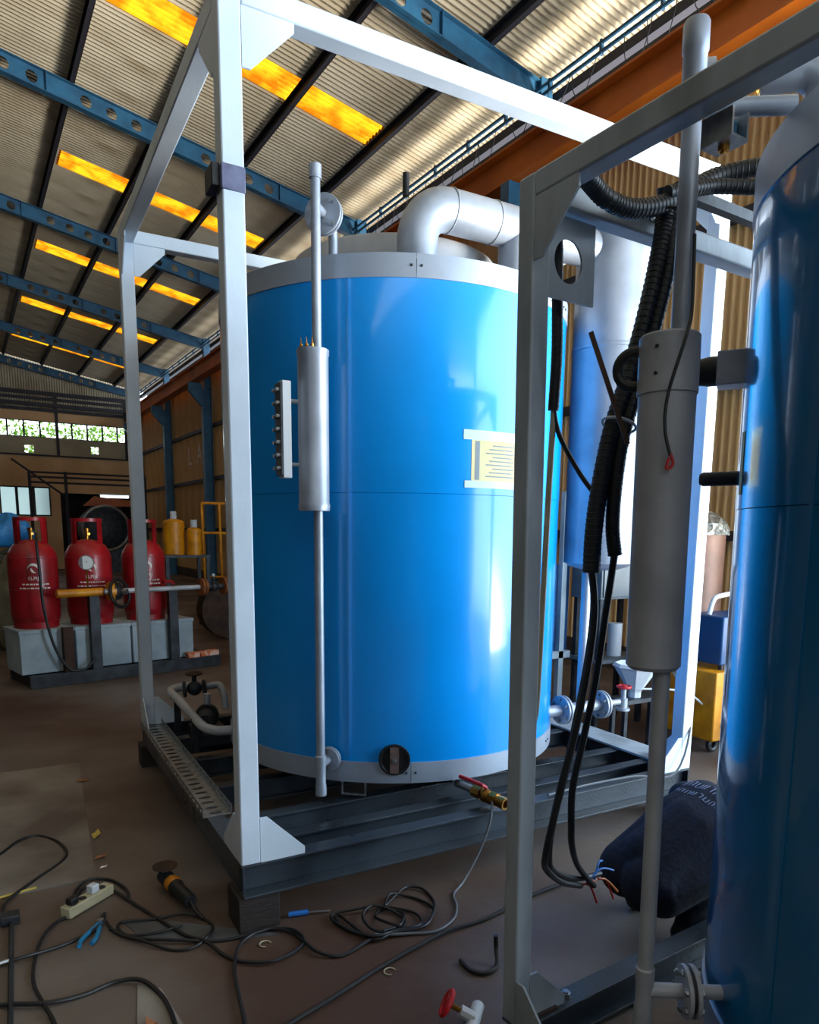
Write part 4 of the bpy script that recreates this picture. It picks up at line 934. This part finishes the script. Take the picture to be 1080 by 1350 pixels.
for k, (a, b, lab) in enumerate(((3.35, 10.6, 'dark round hose drum on the floor in front of the chain heap'),)):
    t = thing('hose_drum', lab, 'drum', (a, b, 0), BLD)
    for dy in (-.15, .15): MB().lathe([(.001, -.01), (.42, -.01), (.42, .01), (.001, .01)], (a, b+dy, .42), V(0, 1, 0), n=28).build('disc', 'rust_steel', t, BLD)
    for z_ in (.24, .3): MB().torus(V(a, b, .42), (0, 1, 0), z_, .06, 28, 8).build('hose_coil', 'rubber_black', t, BLD)
# ------------------------------------------------------------------ things between the units and the right wall
cbx = thing('control_cabinet', 'grey steel control cabinet behind the float chamber', 'cabinet', (3.65, 1.75, .3))
MB().box(3.42, 4.0, 1.6, 1.95, 1.08, 2.17).build('body', 'cabinet_grey', cbx, I4, bevel=.006)
MB().box(3.44, 3.98, 1.588, 1.6, 1.1, 2.15).build('door', 'cabinet_grey', cbx, I4, bevel=.003)
MB().cyl(V(3.56, 1.588, 2.0), V(3.56, 1.56, 2.0), .03, 14).build('knob', 'rubber_black', cbx)
for x in (3.46, 3.96):
    for y in (1.64, 1.91): MB().box(x-.02, x+.02, y-.02, y+.02, 0, 1.08).build('leg', 'dark_steel', cbx, I4, smooth=False)
MB().box(3.42, 4.0, 1.6, 1.95, .55, .58).build('shelf', 'cabinet_grey', cbx, I4, smooth=False)
tag(MB().cyl(V(3.75, 1.75, .581), V(3.75, 1.75, .86), .06, 14).build('steel_flask', 'plastic_white', None), 'small pale flask standing on the cabinet shelf', 'flask')
wb = thing('blue_panel', 'dark blue steel panel with pale posts right of the bright blue tank', 'panel', (3.15, 1.9, 0))
MB().box(2.86, 3.42, 1.98, 2.0, .62, 1.35).build('sheet', 'welder_blue', wb, I4, smooth=False)
for x in (2.84, 3.32): MB().box(x-.025, x+.025, 1.93, 1.98, 0, 1.95).build('post', 'tray_white', wb, I4, smooth=False)
MB().box(2.86, 3.42, 1.93, 1.98, .56, .62).build('rail', 'tray_white', wb, I4, smooth=False)
hp = thing('funnel_hopper', 'pale grey plastic funnel hopper below the float chamber', 'hopper', (3.3, 1.05, 0))
MB().lathe([(.15, .68), (.17, .66), (.15, .64), (.045, .47), (.045, .43), (.035, .43), (.035, .47), (.14, .65), (.15, .68)], (3.22, 1.0, 0), n=8).build('funnel', 'plastic_white', hp, I4, smooth=False)
MB().box(3.05, 3.5, .92, 1.1, .4, .43).build('shelf', 'dark_steel', hp, I4, smooth=False)
for x, y in ((3.08, .95), (3.47, .95), (3.08, 1.07), (3.47, 1.07)): MB().box(x-.015, x+.015, y-.015, y+.015, 0, .4).build('leg', 'dark_steel', hp, I4, smooth=False)
tag(MB().tube([V(3.2, .95, .5), V(3.5, .8, .48), V(3.8, .8, .3), V(4.2, .9, .02)], .008, 6, k=6).build('pale_wire', 'plastic_white', None), 'thin pale wire running from the funnel hopper', 'wire')
bd = thing('insulated_drum', 'brown drum with crumpled foil top by the sheet wall', 'drum', (4.3, 1.45, 0))
MB().lathe([(.001, 0), (.24, 0), (.24, .6), (.25, .62), (.24, .64), (.24, 1.62), (.001, 1.62)], (4.3, 1.45, 0), n=32).build('body', 'drum_brown', bd)
b = MB(); rn = random.Random(9); n1, n2 = 26, 7
for j in range(n1):
    for i in range(n2+1):
        ph, th = 2*pi*j/n1, pi*.5*i/n2; k = 1+rn.uniform(-.06, .08); b.v.append(V(4.3+.26*k*cos(th)*cos(ph), 1.45+.26*k*cos(th)*sin(ph), 1.61+.2*k*sin(th)))
b.f = [(j*(n2+1)+i, ((j+1) % n1)*(n2+1)+i, ((j+1) % n1)*(n2+1)+i+1, j*(n2+1)+i+1) for j in range(n1) for i in range(n2)]
b.build('foil_cover', 'foil', bd, I4, smooth=False)
wm = thing('welding_machine', 'blue welding machine with grey handle on the yellow cabinet', 'welder', (4.0, .85, .62))
MB().box(3.78, 4.25, .72, 1.05, .66, 1.02).build('case', 'welder_blue', wm, I4, bevel=.012)
MB().box(3.85, 4.05, .712, .72, .74, .96).build('front_panel', 'rubber_black', wm, I4, smooth=False)
MB().tube([V(3.82, .88, 1.02), V(3.86, .88, 1.13), V(3.95, .88, 1.16), V(4.15, .88, 1.16), V(4.2, .88, 1.02)], .018, 10, k=4).build('handle', 'plastic_white', wm)
for x in (3.84, 4.2):
    for y in (.76, 1.01): MB().cyl(V(x, y, .621), V(x, y, .66), .02, 10).build('foot', 'rubber_black', wm)
yc = thing('yellow_cabinet', 'yellow wheeled machine cabinet by the sheet wall', 'cabinet', (4.0, .88, 0))
MB().box(3.7, 4.3, .68, 1.1, .1, .62).build('body', 'yellow_paint', yc, I4, bevel=.01)
b = MB(); b.box(3.78, 3.98, .672, .68, .2, .23); b.box(3.86, 3.9, .672, .68, .14, .2); b.build('black_marking', 'rubber_black', yc, I4, smooth=False)
for x in (3.78, 4.22):
    for y in (.74, 1.04): MB().torus(V(x, y, .06), (0, 1, 0), .04, .02, 16, 8).build('wheel', 'rubber_black', yc)
tag(MB().tube([V(4.05, .66, .78), V(3.92, .6, .72), V(3.88, .6, .55), V(3.86, .6, .3), V(3.75, .5, .05), V(3.4, .3, .012), V(3.0, -.2, .012)], .01, 8, k=8).build('welding_hose', 'plastic_white', None), 'pale hose looping down from the blue welding machine', 'hose')
tag(MB().torus(V(3.75, .35, .13), (.5, -.8, .15), .09, .04, 24, 8).build('rubber_coil', 'rubber_black', None), 'black rubber coil on the floor by the yellow cabinet', 'coil')

# ================================================================== FLOOR CLUTTER
def floor_cable(lab, pts, r=.007, m='cable_black', lift=None):
    n = len(pts); P = [V(x, y, r+(lift[i] if lift else (.004*(i % 3)))) for i, (x, y) in enumerate(pts)]
    return tag(MB().tube(P, r, 8, k=8).build('floor_cable', m, None), lab, 'cable')
floor_cable('thin dark cable looping on the floor at the left edge', [(-.95, 1.15), (-.865, 1.235), (-.781, 1.359), (-.693, 1.396), (-.61, 1.268), (-.575, 1.1), (-.608, 1.006), (-.727, .853), (-.834, .695), (-.86, .6), (-.9, .5)])
floor_cable('dark cable running from the pliers to the left edge', [(-1.0, .2), (-.859, .199), (-.76, .2), (-.654, .228), (-.557, .262), (-.5, .3)])
floor_cable('dark cable arching along the bottom left of the floor', [(-1.0, -.04), (-.858, -.07), (-.723, -.138), (-.605, -.138), (-.504, -.12), (-.42, -.156), (-.372, -.254), (-.357, -.375), (-.36, -.6)], .008)
floor_cable('dark cable from the power strip looping toward the bottom edge', [(-.585, .54), (-.535, .672), (-.446, .624), (-.326, .353), (-.224, .087), (-.158, -.015), (-.105, -.152), (-.04, -.231), (.05, -.269), (.157, -.225), (.193, -.173), (.172, -.1), (.11, -.047), (.03, -.049), (-.05, -.114), (-.099, -.226), (-.123, -.34), (-.143, -.469), (-.17, -.65)])
floor_cable('short arched cable behind the power strip', [(-.59, .568), (-.567, .665), (-.504, .735), (-.42, .706), (-.371, .584), (-.368, .49)])
floor_cable('dark cable curling from the power strip to the bottom left', [(-.6, .45), (-.663, .412), (-.717, .303), (-.748, .15), (-.753, -.001), (-.724, -.156), (-.701, -.253), (-.68, -.5)])
floor_cable('tangled cable loop between pliers and support block', [(-.478, .332), (-.45, .209), (-.367, .097), (-.284, .001), (-.205, -.03), (-.134, .021), (-.1, .097), (-.128, .178), (-.193, .233), (-.31, .262), (-.411, .29), (-.444, .256), (-.411, .182), (-.302, .142), (-.212, .144)], .006)
floor_cable('long dark cable leading from the pliers to the coil', [(-.472, .264), (-.389, .139), (-.261, .047), (-.101, -.027), (.015, -.047), (.108, -.053), (.168, -.11), (.186, -.199), (.207, -.297), (.28, -.348), (.389, -.32), (.448, -.303)])
floor_cable('coiled dark cable on the floor in front of the base', [(.448, -.303), (.397, -.233), (.345, -.122), (.366, -.073), (.463, -.09), (.557, -.12), (.62, -.209), (.589, -.285), (.514, -.308), (.456, -.252), (.463, -.152), (.529, -.104), (.612, -.121), (.674, -.21), (.67, -.282), (.63, -.32), (.527, -.315), (.427, -.311), (.361, -.163), (.386, -.083), (.427, -.311), (.524, -.32), (.655, -.34), (.748, -.257), (.808, -.145), (.808, -.045), (.747, -.012), (.66, -.066), (.586, -.121), (.648, -.052), (.729, -.08), (.766, -.182), (.748, -.257), (.663, -.325), (.592, -.325), (.526, -.251), (.521, -.156), (.572, -.127), (.629, -.193), (.575, -.278), (.487, -.294)], .006, lift=[.004*((i*7) % 6) for i in range(41)])
floor_cable('long straight dark cable crossing the floor to the person', [(-.25, -.7), (-.018, -.622), (.151, -.574), (.334, -.501), (.522, -.45), (.722, -.407), (.918, -.395), (1.207, -.335), (1.495, -.313)], .008)
tag(MB().tube([V(1.225, .0, .33), V(1.2, -.03, .28), V(1.165, -.045, .2), (V(1.1, -.06, .1)), V(1.0, -.1, .02), V(.91, -.16, .008), (V(.868, -.25, .008)), V(.799, -.332, .008), V(.687, -.376, .008), V(.581, -.344, .01), V(.448, -.303, .02)], .006, 8, k=8).build('signal_cable', 'cable_grey', None), 'thin grey cable hanging from the brass valve to the coil', 'cable')
tag(MB().tube([V(.663, -.593, .01), V(.661, -.662, .01), V(.7, -.704, .01), V(.762, -.689, .012), V(.79, -.645, .05), V(.79, -.64, .1)], .009, 8, k=6).build('cable_hook', 'rubber_black', None), 'short hooked black cable end left of the grey post', 'cable')
# power strip
ps_ = thing('power_strip', 'beige power strip with plugs on the floor', 'power strip', (-.53, .51, 0)); PM = Matrix.Translation((-.53, .515, 0)) @ Matrix.Rotation(radians(38), 4, 'Z')
MB().box(-.12, .12, -.028, .028, .004, .05, PM).build('body', 'plastic_beige', ps_, I4, bevel=.005)
for x in (-.08, -.03, .075): MB().cyl(PM @ V(x, 0, .05), PM @ V(x, 0, .0505), .019, 18).build('socket', 'dark_steel', ps_)
MB().box(.01, .05, -.018, .018, .05, .085, PM).build('white_plug', 'plastic_white', ps_, I4, bevel=.004)
MB().box(-.1, -.06, -.018, .018, .05, .08, PM).build('black_plug', 'rubber_black', ps_, I4, bevel=.005)
# pliers
pl = thing('pliers', 'pliers with blue handles lying on the floor', 'pliers', (-.52, .27, 0))
for sgn in (-1, 1):
    MB().tube([V(-.5, .33, .012), V(-.52+.012*sgn, .29, .012), V(-.555+.028*sgn, .22, .012), V(-.57+.022*sgn, .18, .012)], .009, 8, k=5).build('handle', 'pliers_blue', pl)
    MB().tube([V(-.5, .33, .012), V(-.487+.006*sgn, .365, .012), V(-.478+.002*sgn, .4, .012)], lambda t: .009-.005*t, 8, k=4).build('jaw', 'dark_steel', pl)
MB().cyl(V(-.5, .33, .0), V(-.5, .33, .024), .013, 14).build('pivot', 'bolt_steel', pl)
# angle grinder
gr = thing('angle_grinder', 'dark angle grinder with orange label lying beside the block', 'grinder', (-.17, .38, 0)); gd = V(-.06, .32, 0).normalized()
g0 = V(-.15, .26, .045)
MB().lathe([(.001, 0), (.026, .0), (.03, .02), (.03, .14), (.036, .16), (.036, .22), (.03, .235), (.001, .235)], g0, gd, n=20).build('motor_body', 'rubber_black', gr)
MB().lathe([(.0365, .165), (.0368, .166), (.0368, .21), (.0365, .211)], g0, gd, n=20).build('label_band', 'yellow_paint', gr)
MB().lathe([(.001, .23), (.03, .235), (.034, .26), (.034, .3), (.02, .31), (.001, .31)], g0, gd, n=18).build('gear_head', 'dark_steel', gr)
MB().cyl(g0+gd*.28+V(0, 0, .03), g0+gd*.28+V(0, 0, .05), .02, 14).build('spindle', 'bolt_steel', gr)
MB().cyl(g0+gd*.285+V(0, 0, .05), g0+gd*.285+V(0, 0, .054), .055, 28).build('disc', 'rust_steel', gr)
MB().tube([g0, g0-gd*.05+V(0, 0, -.02), g0-gd*.1+V(.01, 0, -.037)], .009, 8, k=4).build('cord_boot', 'rubber_black', gr)
# plates, scrap and debris
def poly_plate(name, lab, cat, pts, t, m): return tag(MB().prism(pts, (0, 0, 0), (1, 0, 0), (0, 1, 0), (0, 0, 1), t).build(name, m, None, smooth=False), lab, cat)
poly_plate('floor_plate', 'large grey steel plate lying flat on the left floor', 'plate', [(-2.6, .8), (-.475, .76), (-.4, 2.6), (-2.6, 2.65)], .006, 'floor_plate')
poly_plate('scrap_sheet', 'pointed grey scrap sheet metal next to the dark block', 'sheet', [(-.42, .31), (-.22, .2), (.13, -.09), (-.1, -.02), (-.36, .12)], .003, 'scrap_sheet')
poly_plate('scrap_sheet', 'dull steel offcut near the bottom left cables', 'sheet', [(-.43, -.16), (-.5, -.6), (-.3, -.7), (-.36, -.22)], .003, 'floor_plate')
def leaf(lab, x, y, s, m, rz):
    b = MB(); M_ = Matrix.Translation((x, y, .004)) @ Matrix.Rotation(rz, 4, 'Z')
    b.add([M_ @ V(*p) for p in ((-s, 0, 0), (-.3*s, .45*s, .25*s), (.4*s, .35*s, .1*s), (s, .1*s, .3*s), (.4*s, -.3*s, .05*s), (-.3*s, -.35*s, .15*s), (0, 0, .02*s))], [(0, 6, 1), (1, 6, 2), (2, 6, 3), (3, 6, 4), (4, 6, 5), (5, 6, 0)])
    return tag(b.build('dry_leaf', m, None), lab, 'leaf')
leaf('yellow dry leaf at the edge of the floor plate', -.42, 1.27, .05, 'leaf_yellow', 1.2); leaf('reddish scrap bit near the yellow leaf', -.43, .98, .035, 'leaf_brown', .3)
leaf('brown dry leaf at the bottom of the floor', -.42, -.42, .05, 'leaf_brown', 1.8); leaf('small pale scrap by the floor plate corner', -.43, .86, .02, 'print_white', .3); leaf('tan leaf fragment at the far plate edge', -.41, 2.2, .05, 'leaf_brown', .2)
for x, y, lab in ((.05, -.13, 'thin pale wire ring on the floor by the scrap sheet'), (.4, -.52, 'thin pale wire ring near the coiled cable')):
    tag(MB().tube([V(x+.022*cos(a), y+.022*sin(a), .004) for a in [i*.5 for i in range(10)]], .0025, 6).build('wire_ring', 'plastic_beige', None), lab, 'wire')
# screwdriver right of the block
sd = thing('screwdriver', 'blue screwdriver on the floor right of the dark block', 'screwdriver', (.3, .0, 0))
MB().cyl(V(.2, .02, .012), V(.28, .0, .012), .011, 10).build('handle', 'wire_blue', sd); MB().cyl(V(.28, .0, .012), V(.37, -.03, .01), .004, 8).build('shaft', 'bolt_steel', sd)
# long steel rod clamp at the left edge
rdp = thing('clamp_bar', 'dark steel clamp bar lying at the bottom left edge', 'bar', (-.83, .2, 0))
MB().tube([V(-.82, .5, .012), V(-.83, -.4, .012)], .009, 6).build('bar', 'dark_steel', rdp); MB().box(-.86, -.79, .49, .55, 0, .04).build('jaw', 'dark_steel', rdp, I4, bevel=.004)
MB().tube([V(-.83, .2, .014), V(-.9, .19, .014), V(-.95, .2, .014)], .008, 6).build('crossbar', 'bolt_steel', rdp)
tag(MB().tube([V(-1.0, .73, .008), V(-.72, .78, .008)], .006, 6).build('welding_rod', 'leaf_yellow', None), 'yellow rod lying on the floor at the left edge', 'rod')
# red handwheel valve at the bottom
rv_ = thing('handwheel_valve', 'valve with dark red handwheel at the bottom edge', 'valve', (.5, -.9, 0)); wc = V(.44, -.85, .07); wd_ = V(-.7, .5, .45).normalized(); wx, wy = frame_of(wd_)
b = MB(); b.torus(wc, wd_, .04, .009, 24, 8); b.cyl(wc-wd_*.008, wc+wd_*.008, .013, 12)
for k in range(5): b.cyl(wc, wc+(wx*cos(k*2*pi/5)+wy*sin(k*2*pi/5))*.04, .006, 6)
b.build('handwheel', 'red_wheel', rv_)
MB().cyl(wc, wc-wd_*.06, .009, 10).build('stem', 'brass', rv_)
b = MB(); b.cyl(wc-wd_*.05, wc-wd_*.1, .02, 8); b.cyl(wc-wd_*.1+V(-.05, -.05, -.015), wc-wd_*.1+V(.06, .06, -.015), .022, 14); b.build('body', 'plastic_white', rv_)
